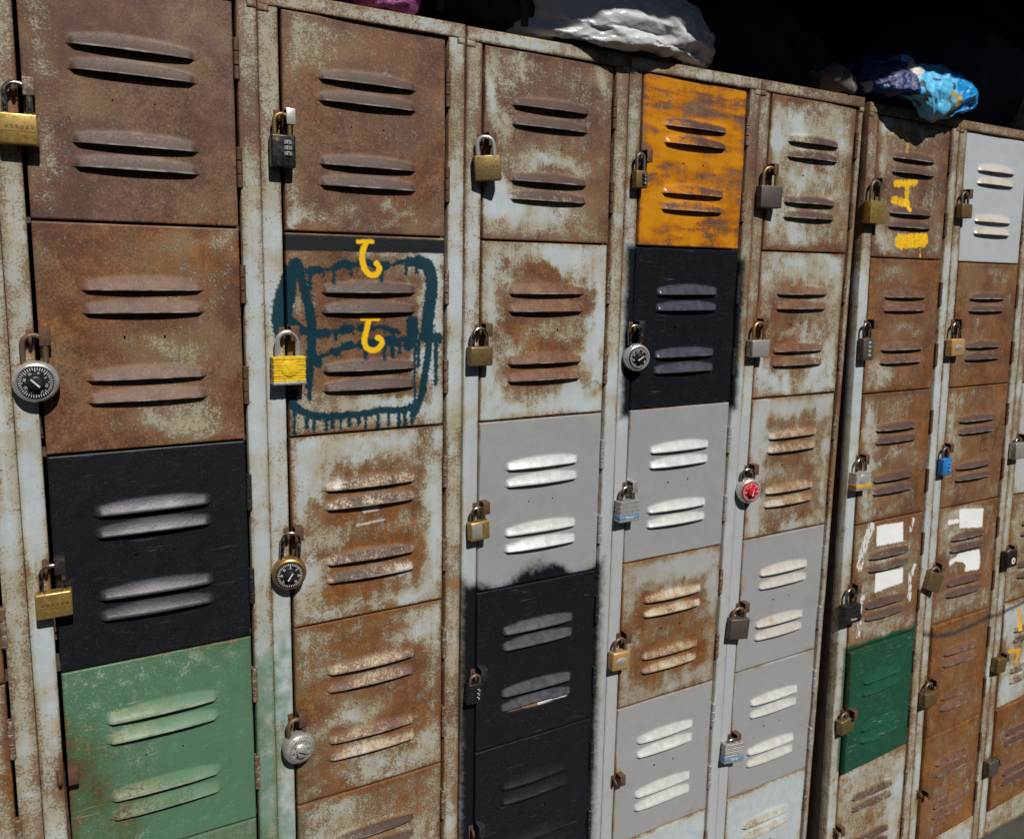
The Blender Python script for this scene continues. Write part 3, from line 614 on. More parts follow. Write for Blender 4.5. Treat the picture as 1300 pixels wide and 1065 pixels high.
def sheet(bmx, c, x0, x1, z0, z1, y, h, pr, seed, parts, ret=.02, base=PALE, tone=.35, notch=None, topret=None):
    """a folded sheet-metal strip facing -y with returned edges"""
    xs = np.concatenate([[x0, x0], np.linspace(x0 + .0008, x1 - .0008, max(3, int((x1 - x0) / h))), [x1, x1]])
    zs = np.concatenate([[z1, z1], np.linspace(z1 - .0008, z0 + .0008, max(3, int((z1 - z0) / h))), [z0, z0]])
    X, Z = np.meshgrid(xs, zs)
    e = np.zeros(X.shape); e[0, :] = e[-1, :] = 1; e[:, 0] = e[:, -1] = 1
    e2 = np.zeros(X.shape); e2[1, 1:-1] = e2[-2, 1:-1] = 1; e2[1:-1, 1] = e2[1:-1, -2] = 1
    Y = y + e * ret + np.where(e > 0, 0, e2 * .0008) + (fbm(X + c, Z, 9, seed, 2) - .5) * .0016
    zz = [p[0] for p in pr]; rr = [p[1] for p in pr]
    lev = np.interp(Z, zz, rr) + (fbm(X + c * 9.1, Z, 13, seed, 4) - .5) * .46 + (fbm(X * 3 + c, Z, 8, seed + 8, 3) - .5) * .2
    for rz in ROWZ[:6]:
        lev = lev + (.26 * np.exp(-((X - 0) / .022) ** 2 - ((Z - rz + .158) / .034) ** 2) if (x1 < .1 and z1 - z0 > .5) else 0)
    ed = np.minimum(np.minimum(X - x0, x1 - X), np.minimum(z1 - Z, Z - z0))
    lev = lev + .09 * (1 - sstep(.001, .008, ed + (fbm(X, Z, 40, seed + 1) - .5) * .008))
    lev = lev + .08 * (1 - sstep(0, .003, ed))
    b = np.array(base)[None, None] * np.ones(X.shape + (1,)) * (.92 + .16 * fbm(X, Z, 5, seed + 2)[..., None])
    paint = np.concatenate([b, np.zeros(X.shape + (1,))], -1)
    upper = sstep(-.45, -.1, Z)
    wear = np.stack([np.clip(lev, -.5, 1.2), np.clip(tone + .35 * upper + (fbm(X, Z, 10, seed + 4) - .5) * .8, 0, 1), np.full(X.shape, .8), np.full(X.shape, .25)], -1)
    parts.append((X, Y, Z, paint, wear, marks(c, X, Z, True)))
def join_grids(name, parts):
    V = []; Q = []; A = {'paint': [], 'wear': [], 'mark': []}; off = 0
    for X, Y, Z, p, w, m in parts:
        nr, nc = X.shape; idx = np.arange(nr * nc).reshape(nr, nc) + off; off += nr * nc
        Q.append(np.stack([idx[:-1, :-1], idx[1:, :-1], idx[1:, 1:], idx[:-1, 1:]], -1).reshape(-1, 4))
        V.append(np.stack([X, Y, Z], -1).reshape(-1, 3))
        for k, a in (('paint', p), ('wear', w), ('mark', m)): A[k].append(a.reshape(-1, 4))
    V = np.concatenate(V); Q = np.concatenate(Q)
    me = bpy.data.meshes.new(name)
    me.vertices.add(len(V)); me.vertices.foreach_set('co', V.astype(np.float32).ravel())
    me.loops.add(Q.size); me.loops.foreach_set('vertex_index', Q.astype(np.int32).ravel())
    me.polygons.add(len(Q)); me.polygons.foreach_set('loop_start', np.arange(0, Q.size, 4, dtype=np.int32))
    me.polygons.foreach_set('use_smooth', np.ones(len(Q), bool)); me.update(calc_edges=True)
    for k in A:
        cc = me.color_attributes.new(k, 'FLOAT_COLOR', 'POINT'); cc.data.foreach_set('color', np.concatenate(A[k]).astype(np.float32).ravel())
    me.validate(); return me

COLUMN_LABEL = [
 'rusty locker column cut off by the left edge of the photo',
 'locker column with black third door and worn green fourth door',
 'locker column with teal graffiti and yellow hooks on its second door',
 'locker column with one silver door above black lower doors',
 'locker column with yellow top door above a glossy black door',
 'rusty locker column with flaking top door and grey-silver lower doors',
 'locker column with yellow paint daubs on top and dark green fifth door',
 'rusty locker column with pale silver-blue top door',
 'rusty locker column cut off by the right edge of the photo']
COLS = []
INNER = diffuse('dark_locker_inside', (.05, .045, .04), (.025, .02, .018), 20)
SIDEM = diffuse('rusted_side_panel', (.085, .06, .045), (.035, .02, .014), 25, .7)
for c in range(9):
    B = c >= 6
    z0 = ZT + CZ0[c]
    col = empty('locker_column', (CX[c], 0, z0), (LEAN, TILT, 0) if B else (0, 0, 0))
    tag(col, COLUMN_LABEL[c], 'locker', 'locker columns standing side by side')
    COLS.append(col)
    bot = -z0 + .004
    xl, xr = -.0290, .2795
    if c == 5: xr = .2660
    if c == 6: xl = -.0330
    h = .0075 if c in (0, 8) else .0017 if c == 2 else .0034
    parts = []
    rl, rr = POST_R[c]
    sheet(None, c, xl, -.0022, bot, .001, 0, h, rl, c * 11 + 3, parts)
    sheet(None, c, .2530, xr, bot, .001, 0, h, rr, c * 11 + 6, parts)
    # top rail overlaps the posts with a stepped joint
    tr = .50 if c in (1, 5, 6, 7) else .40
    sheet(None, c, xl, xr, -.0002, .0205, -.0016, h, [(-2, tr), (2, tr)], c * 11 + 8, parts, ret=.03, tone=.3)
    sheet(None, c, xl, xl + .0150, -.0085, .0010, -.0014, h, [(-2, tr), (2, tr)], c * 11 + 8, parts, ret=.004)
    sheet(None, c, xr - .0130, xr, -.0085, .0010, -.0014, h, [(-2, tr), (2, tr)], c * 11 + 9, parts, ret=.004)
    sheet(None, c, -.0012, .2524, bot, ROWZ[6], .001, .01, [(-2, .4), (2, .4)], c * 11 + 2, parts)
    fr = link('frame', join_grids('frame', parts), M_LOCKER, col)
    # carcass: sides, back, shelves, top
    bm = bmesh.new()
    bx(bm, xl + .0006, xl + .0022, .0185, .448, bot + .02, .0190)
    bx(bm, xr - .0022, xr - .0006, .0185, .448, bot + .02, .0190)
    bx(bm, xl + .003, xr - .003, .4455, .4475, bot + .02, .0185)
    bx(bm, xl + .003, xr - .003, .0225, .445, .0162, .0182)
    for r in range(1, 7):
        bx(bm, xl + .003, xr - .003, .0185, .4450, ROWZ[r] - .0035, ROWZ[r] + .0035)
    bmobj('carcass', bm, SIDEM, col)
    for r in range(1, 7):
        make_door(c, r, col)
        # staple on the post that the shackle also passes through
        if (c, r) in () : continue
        bm = bmesh.new()
        zc = ROWZ[r - 1] - .147
        pts = [(-.0060, .002 - .0, zc + .007)] + [(-.0060, -.002 - .0105 * math.sin(a), zc + .007 * math.cos(a)) for a in np.linspace(0, PI, 9)] + [(-.0060, .002, zc - .007)]
        tube(bm, pts, .0022, 8)
        bx(bm, -.0105, -.0022, -.0016, .002, zc - .012, zc + .012, .0006)
        bmobj('staple', bm, MT['rusty'], col)

# ------------------------------------------------------------------ padlocks
def textmesh(s, size, loc, rotx=PI / 2, extrude=.0002, rotz=0.):
    cu = bpy.data.curves.new('t', 'FONT'); cu.body = s; cu.size = size; cu.align_x = 'CENTER'; cu.align_y = 'CENTER'; cu.extrude = extrude; cu.resolution_u = 2
    o = bpy.data.objects.new('t', cu); COL.objects.link(o)
    dg = bpy.context.evaluated_depsgraph_get(); me = bpy.data.meshes.new_from_object(o.evaluated_get(dg))
    COL.objects.unlink(o); bpy.data.objects.remove(o); bpy.data.curves.remove(cu)
    me.transform(Matrix.Translation(loc) @ Matrix.Rotation(rotz, 4, 'Y') @ Matrix.Rotation(rotx, 4, 'X'))
    return me
def addmesh(bm, me): bm.from_mesh(me); bpy.data.meshes.remove(me)
def shackle(root, w, top, bottom, r, mat, y=0.):
    """top = z of tube centre at the top of the bow, relative to the root"""
    bm = bmesh.new(); rw = w / 2
    pts = [(-rw, y, bottom)] + [(-rw, y, top - rw - .0005)] + [(-rw * math.cos(a), y, top - rw + rw * math.sin(a)) for a in np.linspace(.12, PI - .12, 15)] + [(rw, y, top - rw - .0005), (rw, y, bottom)]
    tube(bm, pts, r, 14)
    return bmobj('shackle', bm, mat, root, 60)
LOCKCOUNT = 0
def lock(c, r, kind, x, z, w, h, d=.017, mat='brass', sh='shackle', label='', rot=(0, 0, 0), **k):
    """x, z: body centre in the column's own coordinates; the shackle hangs in the latch"""
    top = ROWZ[r - 1] - .1415                # tube centre at the top of the bow
    hang = Vector((x * .6 + .0005, -.0105, top))
    M = Matrix.LocRotScale(COLS[c].location, COLS[c].rotation_euler, None)
    P = M @ hang
    root = empty('padlock', P, (COLS[c].rotation_euler.x + math.radians(rot[0]), math.radians(rot[1]), math.radians(rot[2])))
    tag(root, label, 'padlock', 'padlocks hanging on the locker doors')
    cz = z - top                            # body centre below the hanging point
    bm = bmesh.new(); yf = -d / 2
    sw = k.get('sw', min(w * .62, .030)); sr = k.get('sr', .0030)
    R = w / 2
    if kind == 'box':
        bx(bm, -w / 2, w / 2, -d / 2, d / 2, cz - h / 2, cz + h / 2, k.get('bev', .0022), 0, 3)
        bmobj('body', bm, MT[mat], root)
        bm = bmesh.new()                     # collar rings where the shackle enters, keyway plug below
        for s in (-1, 1):
            bc = bmesh.new(); lathe(bc, [(sr + .0016, cz + h / 2 - .0005), (sr + .0016, cz + h / 2 + .0009), (sr + .0008, cz + h / 2 + .0012)], 14, (s * sw / 2, 0, 0), 'z'); bmobj('collar', bc, MT['oldbrass'], root)
        lathe(bm, [(.0055, cz - h / 2 - .0006), (.0055, cz - h / 2 + .001)], 16, (0, 0, 0), 'z')
        bmobj('keyway', bm, MT['oldbrass'], root)
        if k.get('emblem'):
            bm = bmesh.new(); lathe(bm, [(.013, d / 2 - .0005), (.013, d / 2 + .0005), (.012, d / 2 + .0009)], 28, (0, 0, cz), 'y', 0, 1, .55)
            e = bmobj('emblem', bm, MT['chrome'], root)
            bm = bmesh.new(); lathe(bm, [(.0045, d / 2 + .0006), (.0045, d / 2 + .0013)], 16, (-.004, 0, cz), 'y', 0, 1, .7); lathe(bm, [(.0035, d / 2 + .0006), (.0035, d / 2 + .0013)], 16, (.005, 0, cz), 'y', 0, 1, .7)
            bmobj('crest', bm, MT['dullsteel'], e)
        if k.get('line'):
            bm = bmesh.new(); bx(bm, -w / 2 + .003, w / 2 - .003, yf - .0003, yf + .001, cz - .0012 - h * .05, cz - h * .05 - .0006)
            for q in range(6): bx(bm, -w * .33 + q * w * .13, -w * .33 + q * w * .13 + w * .075, yf - .00035, yf + .001, cz + h * .02, cz + h * .02 + .0034)
            bmobj('stamping', bm, MT['oldbrass'], root)
        if k.get('patch'):
            bm = bmesh.new(); bx(bm, -w / 2 + .002, w * .1, yf - .0004, yf + .001, cz - h * .35, cz + h * .42, .0003); bmobj('sticker', bm, MT['dullsteel'], root)
        if k.get('dot'):
            bm = bmesh.new(); lathe(bm, [(.0085, d / 2 - .001), (.0085, d / 2 + .0004)], 24, (.004, 0, cz - .004)); dt = bmobj('badge', bm, MT['white'], root)
            bm = bmesh.new(); lathe(bm, [(.0035, d / 2), (.0035, d / 2 + .0007)], 16, (.004, 0, cz - .004)); bmobj('badge_centre', bm, MT['red'], dt)
    elif kind == 'lam':
        n = 9
        for i in range(n):
            a = cz - h / 2 + .0045 + (h - .0045) * i / n; b_ = cz - h / 2 + .0045 + (h - .0045) * (i + 1) / n
            s = .0006 if i % 2 else 0
            bx(bm, -w / 2 + s, w / 2 - s, -d / 2 + s, d / 2 - s, a + .00015, b_ - .00015, .0006, 0, 1)
        bx(bm, -w / 2 + .002, w / 2 - .002, -d / 2 + .002, d / 2 - .002, cz - h / 2 + .003, cz + h / 2 - .002)
        bmobj('body', bm, MT[mat], root)
        bm = bmesh.new(); bx(bm, -w / 2 - .0006, w / 2 + .0006, -d / 2 - .0006, d / 2 + .0006, cz - h / 2, cz - h / 2 + .0046, .001)
        for sx in (-.36, -.12, .12, .36): lathe(bm, [(.0021, d / 2 - .0005), (.0021, d / 2 + .0012), (.0012, d / 2 + .0016)], 10, (sx * w, 0, cz - h / 2 + .0024))
        bmobj('base_plate', bm, MT[k.get('base', 'dullsteel')], root)
        if k.get('plate'):
            bm = bmesh.new(); lathe(bm, [(.012, d / 2 - .001), (.012, d / 2 + .0006), (.011, d / 2 + .001)], 24, (0, 0, cz + .004)); bmobj('front_disc', bm, MT[k['plate']], root)
        if k.get('band'):
            bm = bmesh.new(); bx(bm, -w / 2 - .0010, w / 2 + .0010, -d / 2 - .0010, d / 2 + .0010, cz - h / 2 + .0050, cz - h / 2 + .0050 + k.get('bandh', .008), .0008)
            bd = bmobj('band', bm, MT[k['band']], root)
            if k.get('text'):
                bm = bmesh.new(); addmesh(bm, textmesh(k['text'], k.get('ts', .0075), (0, -d / 2 - .0011, cz - h / 2 + .005 + k.get('bandh', .008) / 2)))
                bmobj('lettering', bm, MT['white'], bd)
    elif kind == 'dial':
        lathe(bm, [(R * .90, -d * .5), (R * .97, -d * .42), (R, -d * .2), (R, d * .12), (R * .965, d * .30), (R * .90, d * .42), (R * .82, d * .46), (R * .77, d * .40)], 48, (0, 0, cz))
        bmobj('body', bm, MT[mat], root)
        bm = bmesh.new(); lathe(bm, [(R * .76, d * .36), (R * .76, d * .50), (R * .735, d * .56), (R * .45, d * .60), (R * .40, d * .66)], 48, (0, 0, cz))
        dl = bmobj('dial', bm, MT[k.get('face', 'black')], root)
        bm = bmesh.new()
        for i in range(40):
            a = 2 * PI * i / 40; L = .13 if i % 5 else .2
            r0, r1 = R * .725, R * (.725 - L)
            ww = R * .014
            ca, sa = math.sin(a), math.cos(a); y = -d * .57 - .0002
            vs = [bm.verts.new((ca * rr_ + sa * q, y - (R * .76 - rr_) * .09, cz + sa * rr_ - ca * q)) for rr_, q in ((r0, -ww), (r0, ww), (r1, ww), (r1, -ww))]
            bm.faces.new(vs)
        for i in range(8):
            a = 2 * PI * i / 8 + k.get('turn', 0)
            addmesh(bm, textmesh(str(i * 5), R * .17, (math.sin(a) * R * .47, -d * .615 - .0003, cz + math.cos(a) * R * .47), rotz=a))
        bmobj('numerals', bm, MT[k.get('tick', 'white')], dl)
        bm = bmesh.new(); lathe(bm, [(R * .34, d * .6), (R * .34, d * .78), (R * .31, d * .92), (R * .24, d * .96)], 26, (0, 0, cz))
        kn = bmobj('knob', bm, MT[k.get('knob', 'black')], root)
        bm = bmesh.new(); a = k.get('point', .6)
        bx(bm, -R * .035, R * .035, -d * .965 - .0004, -d * .94, -R * .26, R * .26)
        bmesh.ops.rotate(bm, verts=bm.verts, cent=(0, 0, 0), matrix=Matrix.Rotation(a, 3, 'Y')); bmesh.ops.translate(bm, verts=bm.verts, vec=(0, 0, cz))
        bmobj('pointer', bm, MT[k.get('tick', 'white')], kn)
    elif kind == 'combo':
        bx(bm, -w / 2, w / 2, -d / 2, d / 2, cz - h / 2, cz + h / 2, .0025, 0, 3)
        bmobj('body', bm, MT[mat], root)
        nW = k.get('wheels', 3); pitch = k.get('pitch', .0075); wx = k.get('wx', .18) * w
        for i in range(nW):
            zc = cz + (i - (nW - 1) / 2) * -pitch + k.get('wz', 0)
            bm = bmesh.new(); lathe(bm, [(.0062, -.0028), (.0068, -.002), (.0068, .002), (.0062, .0028)], 18, (0, 0, 0), 'z')
            for q in range(18):
                pass
            bmesh.ops.translate(bm, verts=bm.verts, vec=(wx, -d / 2 + .0040, zc))
            wl = bmobj('number_wheel', bm, MT[k.get('wheel', 'dullsteel')], root)
            bm = bmesh.new(); addmesh(bm, textmesh(k.get('num', '308')[i % 3], .0052, (wx, -d / 2 - .0030, zc))); bmobj('digit', bm, MT['black' if k.get('wheel', 'dullsteel') in ('dullsteel', 'white') else 'white'], wl)
        if k.get('logo'):
            bm = bmesh.new(); lathe(bm, [(.0032, d / 2 - .0005), (.0032, d / 2 + .0005)], 4, (-w * .27, 0, cz + h * .33)); bmobj('emblem', bm, MT['brassrim'], root)
    bot = cz + h / 2 - .006 if kind != 'dial' else cz + R * .86
    if kind == 'dial': sw = k.get('sw', R * .95)
    shackle(root, sw, 0, bot, sr, MT[sh], 0 if kind != 'dial' else .001)
    return root

lock(1, 1, 'box', -.0057, -.1949, .0410, .0360, .018, 'brass', 'shackle', 'brass padlock on steel shackle at the left edge, beside the top purple-brown door', line=1, sr=.0035)
lock(1, 2, 'dial', -.0054, -.4982, .0520, .0520, .020, 'steel', 'rustshackle', 'round steel combination padlock with black dial, left of the orange-brown door', point=-.75, sr=.0034, turn=.3)
lock(1, 3, 'box', .0005, -.7900, .0420, .0340, .018, 'brass', 'shackle', 'brass padlock at the left of the black door with grey louvres', line=1)
lock(2, 1, 'combo', -.0040, -.1915, .0330, .0440, .017, 'black', 'oldbrass', 'black combination padlock with three pale number wheels under a bright silver latch', wheels=3, wz=.004, logo=1)
lock(2, 2, 'lam', -.0020, -.4955, .0460, .0400, .022, 'yellow', 'steel', 'yellow padlock with silver base beside the teal graffiti', sr=.0036, base='dullsteel', plate='yellow')
lock(2, 3, 'dial', -.0028, -.7990, .0500, .0500, .020, 'brassrim', 'shackle', 'round padlock with black dial and brown brass rim, left of the halo-rusted door', point=.5, sr=.0034, knob='black', rot=(0, 4, -8))
lock(2, 4, 'dial', -.0039, -1.0822, .0490, .0490, .020, 'dullsteel', 'rustshackle', 'round all-grey padlock with silver dial at the bottom of the teal graffiti column', face='chrome', knob='dullsteel', tick='black', point=2.2, sr=.0034, rot=(0, -6, 4))
lock(3, 1, 'box', -.0034, -.1894, .0420, .0390, .018, 'oldbrass', 'steel', 'dark brass padlock, tilted, left of the top purple-brown door of the silver-and-black column', line=1, sr=.0033, rot=(0, -5, -18))
lock(3, 2, 'box', -.0104, -.4847, .0400, .0310, .018, 'oldbrass', 'shackle', 'dull brass padlock on the pale rust-haloed door above the silver door', sr=.0034)
lock(3, 3, 'box', -.0106, -.7771, .0350, .0320, .016, 'brass', 'shackle', 'small brass padlock with a grey patch, left of the silver door above black doors', patch=1, rot=(0, -3, 0))
lock(3, 4, 'combo', -.0106, -1.0667, .0290, .0360, .015, 'black', 'darksteel', 'black combination padlock hanging on a black door', wheels=3, wheel='black', pitch=.007, rot=(0, 5, 0))
lock(4, 1, 'combo', -.0118, -.1850, .0260, .0300, .014, 'oldbrass', 'darksteel', 'small dark brass combination padlock beside the yellow door', wheels=3, wheel='black', pitch=.0065, sw=.016)
lock(4, 2, 'dial', -.0069, -.4984, .0500, .0500, .019, 'steel', 'shackle', 'round steel padlock with black dial on the glossy black door', point=1.1, sr=.0033, rot=(0, -5, -10), turn=.6)
lock(4, 3, 'lam', -.0104, -.7833, .0440, .0390, .019, 'dullsteel', 'shackle', 'grey laminated padlock with blue lower band beside the silver door under the black one', band='paleblue', bandh=.0070, text='Master', sr=.0033)
lock(4, 4, 'box', -.0144, -1.0777, .0400, .0370, .018, 'tan', 'rustshackle', 'tan brass padlock with oval silver emblem on the half-rusted silver door', emblem=1, bev=.004, rot=(0, 3, 0))
lock(5, 1, 'box', -.0037, -.1972, .0500, .0420, .020, 'darksteel', 'oldbrass', 'broad dark grey padlock on the flaking top door, right of the yellow door', sr=.0036, rot=(0, 0, -8))
lock(5, 2, 'box', -.0083, -.4915, .0470, .0340, .018, 'dullsteel', 'brassrim', 'pale grey padlock with brass-coloured shackle, right of the glossy black door', sr=.0034)
lock(5, 3, 'dial', -.0180, -.7827, .0520, .0520, .020, 'steel', 'shackle', 'round chrome padlock with a red dial', face='red', knob='red', point=.3, sr=.0033, rot=(0, -4, -14), sw=.026)
lock(5, 4, 'box', -.0178, -1.0782, .0460, .0440, .020, 'darksteel', 'rustshackle', 'dark rusty padlock on the grey-silver door with rust-flecked louvres', sr=.0034, rot=(0, 4, -10))
lock(5, 5, 'lam', -.0110, -1.3588, .0480, .0420, .020, 'dullsteel', 'shackle', 'grey laminated padlock with blue lower band on the lowest grey-silver door', band='paleblue', bandh=.0080, text='Master', sr=.0034, rot=(0, 2, -8))
lock(6, 1, 'box', -.0201, -.2060, .0500, .0470, .019, 'brass', 'darksteel', 'large brass padlock on the top door with yellow paint daubs', sr=.0036, bev=.001, sw=.030)
lock(6, 2, 'combo', -.0221, -.4965, .0340, .0470, .016, 'darksteel', 'shackle', 'dark grey combination padlock with a column of wheels, below the yellow daubs', wheels=4, wheel='dullsteel', pitch=.0090, wx=.1)
lock(6, 3, 'lam', -.0087, -.7876, .0500, .0400, .020, 'chrome', 'shackle', 'silver laminated padlock with orange lower band', band='orange', bandh=.0085, plate='chrome', sr=.0034)
lock(6, 4, 'lam', -.0191, -1.0917, .0500, .0400, .020, 'black', 'shackle', 'black laminated padlock with white lettering, above the green door', band='black', bandh=.0090, text='Master', base='black', sr=.0034)
lock(6, 5, 'box', -.0155, -1.3609, .0420, .0340, .017, 'oldbrass', 'darksteel', 'small brass padlock at the left of the dark green door', rot=(0, -8, 0))
lock(7, 1, 'box', -.0156, -.1841, .0380, .0320, .016, 'oldbrass', 'darksteel', 'small brass padlock on the pale silver-blue door')
lock(7, 2, 'box', -.0093, -.4989, .0500, .0410, .019, 'tan', 'shackle', 'tan brass padlock with oval silver emblem below the pale silver-blue door', emblem=1, bev=.004, sr=.0034)
lock(7, 3, 'combo', -.0184, -.7837, .0340, .0400, .015, 'blue', 'darksteel', 'bright blue combination padlock', wheels=3, wheel='blue', pitch=.0085)
lock(7, 4, 'box', -.0200, -1.0700, .0450, .0460, .019, 'oldbrass', 'darksteel', 'tilted dark brass padlock on the door with two white paint patches', rot=(0, 20, -10), sr=.0034)
lock(7, 5, 'box', -.0135, -1.3714, .0500, .0360, .018, 'oldbrass', 'rustshackle', 'dull tan padlock on the red-brown rusted door under the black spray line', sr=.0034)
lock(8, 3, 'box', -.0300, -.7700, .0460, .0420, .019, 'dullsteel', 'shackle', 'grey padlock at the right edge, uppermost on the last column')
lock(8, 4, 'box', -.0251, -1.0585, .0440, .0420, .019, 'black', 'darksteel', 'black padlock with a small round white badge near the right edge', dot=1)
lock(8, 5, 'box', -.0300, -1.3496, .0400, .0380, .018, 'oldbrass', 'darksteel', 'small dark padlock beside the orange paint marks on the last column', rot=(0, 6, 0))
lock(8, 6, 'box', -.0260, -1.6420, .0440, .0400, .018, 'darksteel', 'darksteel', 'dark padlock lowest on the last column, at the bottom right')

# ------------------------------------------------------------------ bags on top of the lockers
def noise3(p, f, seed):
    return (vnoise(p[:, 0] * f + seed, p[:, 1] * f + p[:, 2] * f * .61, seed) + vnoise(p[:, 1] * f - seed, p[:, 2] * f + p[:, 0] * f * .53, seed + 1) + vnoise(p[:, 2] * f, p[:, 0] * f - p[:, 1] * f * .47, seed + 2)) / 3
def crumple(name, center, rad, mat, seed, fold=.035, sub=6, floor=None, front=None, shape=None, rotz=0., colors=None, freq=9, facets=False):
    bm = bmesh.new(); bmesh.ops.create_icosphere(bm, subdivisions=sub, radius=1)
    me = bpy.data.meshes.new(name); bm.to_mesh(me); bm.free()
    n = len(me.vertices); P = np.empty(n * 3, np.float32); me.vertices.foreach_get('co', P); P = P.reshape(-1, 3).astype(float)
    U = P.copy()
    Q = np.sign(P) * np.abs(P) ** .8; P = Q * np.array(rad)
    if shape is not None: P = shape(P, U)
    if facets:
        rg = np.random.RandomState(seed); d = np.zeros(n); wsum = 0
        for i in range(22):
            k = rg.normal(size=3); k /= np.linalg.norm(k); f = freq * (1.0 + .23 * i); a = 1 / (1 + .22 * i)
            ph = (P @ k) * f + 1.5 * noise3(P, freq * .7, seed + i) + rg.rand()
            loc_ = np.clip(noise3(P, freq * .5, seed + 40 + i) * 3 - 1.0, 0, 1)
            d += a * loc_ * np.abs(2 * (ph - np.floor(ph)) - 1); wsum += a * .5
        d = d / wsum
    else:
        ridg = lambda f, s: 1 - np.abs(2 * noise3(P, f, s) - 1) * 2.2
        d = ridg(freq, seed) * .55 + ridg(freq * 2.3, seed + 5) * .32 + ridg(freq * 5, seed + 9) * .14
    P = P + U * ((d - .5) * fold)[:, None]
    ca, sa = math.cos(rotz), math.sin(rotz)
    P = np.stack([P[:, 0] * ca - P[:, 1] * sa, P[:, 0] * sa + P[:, 1] * ca, P[:, 2]], -1) + np.array(center)
    if floor is not None:
        on = P[:, 1] > -.002
        P[:, 2] = np.where(on, np.maximum(P[:, 2], floor + .0015 + .002 * noise3(P, 40, seed)), P[:, 2])
    me.vertices.foreach_set('co', P.astype(np.float32).ravel())
    me.polygons.foreach_set('use_smooth', np.ones(len(me.polygons), bool)); me.update()
    if colors is not None:
        a = me.color_attributes.new('paint', 'FLOAT_COLOR', 'POINT'); a.data.foreach_set('color', np.concatenate([colors(P, U), np.ones((n, 1))], -1).astype(np.float32).ravel())
    return link(name, me, mat)
def plastic(name, col, rough=.3, attr=False, trans=0., bump=1.):
    m, nt, b = nodes(name); t = NT(nt); v = t.n('ShaderNodeNewGeometry').outputs['Position']
    mp = t.n('ShaderNodeMapping'); mp.inputs['Scale'].default_value = (1, .7, 1.8); mp.inputs['Rotation'].default_value = (.3, .5, .35); t.l(v, mp.inputs[0]); v = mp.outputs[0]
    n1 = t.noise(v, 26, 6, .55, 1.6); n2 = t.noise(v, 95, 5, .6, 1.2)
    r1 = t.m('ABSOLUTE', t.m('SUBTRACT', n1, .5)); r2 = t.m('ABSOLUTE', t.m('SUBTRACT', n2, .5))
    hgt = t.m('ADD', t.m('MULTIPLY', r1, 1.), t.m('MULTIPLY', r2, .55))
    bp = t.n('ShaderNodeBump'); bp.inputs['Strength'].default_value = bump; bp.inputs['Distance'].default_value = .011; bp.invert = True
    t.l(hgt, bp.inputs['Height']); t.l(bp.outputs[0], b.inputs['Normal'])
    if attr:
        a = t.n('ShaderNodeAttribute'); a.attribute_name = 'paint'; t.l(a.outputs['Color'], b.inputs['Base Color'])
    else: b.inputs['Base Color'].default_value = (*col, 1)
    b.inputs['Roughness'].default_value = rough
    return m
TOPZ = ZT + .0185
def film(name, me, mat, colors=None, amp=.006, freq=9, seed=3):
    o = bpy.data.objects.new('film', me); COL.objects.link(o); sd = o.modifiers.new('smooth', 'SUBSURF'); sd.levels = sd.render_levels = 1
    me2 = bpy.data.meshes.new_from_object(o.evaluated_get(bpy.context.evaluated_depsgraph_get())); bpy.data.objects.remove(o); me = me2; me.materials.clear()
    n = len(me.vertices); P = np.empty(n * 3, np.float32); me.vertices.foreach_get('co', P); P = P.reshape(-1, 3).astype(float)
    N = np.empty(n * 3, np.float32); me.vertex_normals.foreach_get('vector', N); N = N.reshape(-1, 3)
    rg = np.random.RandomState(seed); d = np.zeros(n)
    for i in range(20):
        k = rg.normal(size=3) * np.array((.8, .8, 1.3)); k /= np.linalg.norm(k); f = freq * (1.0 + .30 * i); a = 1 / (1 + .28 * i)
        ph = (P @ k) * f + 1.1 * noise3(P, freq * .6, seed + i) + rg.rand()
        w_ = np.clip(noise3(P, freq * .55, seed + 40 + i) * 3.2 - 1.1, 0, 1)
        d += a * w_ * (np.abs(2 * (ph - np.floor(ph)) - 1) - .5)
    P = P + N * (d * amp)[:, None]; P[:, 2] = np.where(P[:, 1] > 0, np.maximum(P[:, 2], .002), P[:, 2])
    me.vertices.foreach_set('co', P.astype(np.float32).ravel())
    n = len(me.vertices); P = np.empty(n * 3, np.float32); me.vertices.foreach_get('co', P); P = P.reshape(-1, 3).astype(float); P[:, 2] += TOPZ
    me.vertices.foreach_set('co', P.astype(np.float32).ravel()); me.polygons.foreach_set('use_smooth', np.ones(len(me.polygons), bool))
    if colors is not None:
        a = me.color_attributes.new('paint', 'FLOAT_COLOR', 'POINT'); a.data.foreach_set('color', np.concatenate([colors(P, P), np.ones((n, 1))], -1).astype(np.float32).ravel())
    me.update(); return link(name, me, mat)
wb = film('plastic_bag', WHITE_FILM, plastic('white_plastic_film', (.54, .56, .58), .17, bump=.22), amp=.0042)
tag(wb, 'crumpled white plastic bag lying on top of the lockers above the yellow door', 'bag')
def blue_cols(P, U):
    x = P[:, 0]; z = P[:, 2]; n = noise3(P, 60, 4); b = np.zeros((len(P), 3))
    b[:] = (.008, .025, .13)
    cy = (x > 1.60) & (x < 1.735); b[cy] = (.10, .47, .80)
    rb = x >= 1.735; b[rb] = (.01, .27, .66)
    pr = cy & (n > .55) & (z < TOPZ + .045); b[pr] = (.05, .07, .09)
    go = (np.abs(x - 1.72) < .025) & (z < TOPZ + .025) & (n > .45); b[go] = (.40, .30, .06)
    wd = (np.abs(x - 1.605) / .020 + np.abs(z - (TOPZ + .060)) / .024) < 1; b[wd] = (.70, .66, .60)
    wl = (np.abs(x - 1.52) < .02) & (z < TOPZ + .03) & (n > .5); b[wl] = (.45, .45, .45)
    return b
bb = film('plastic_bag', BLUE_FILM, plastic('printed_blue_plastic', (0, 0, 0), .22, True, bump=.45), blue_cols, .0055, 10, 8)
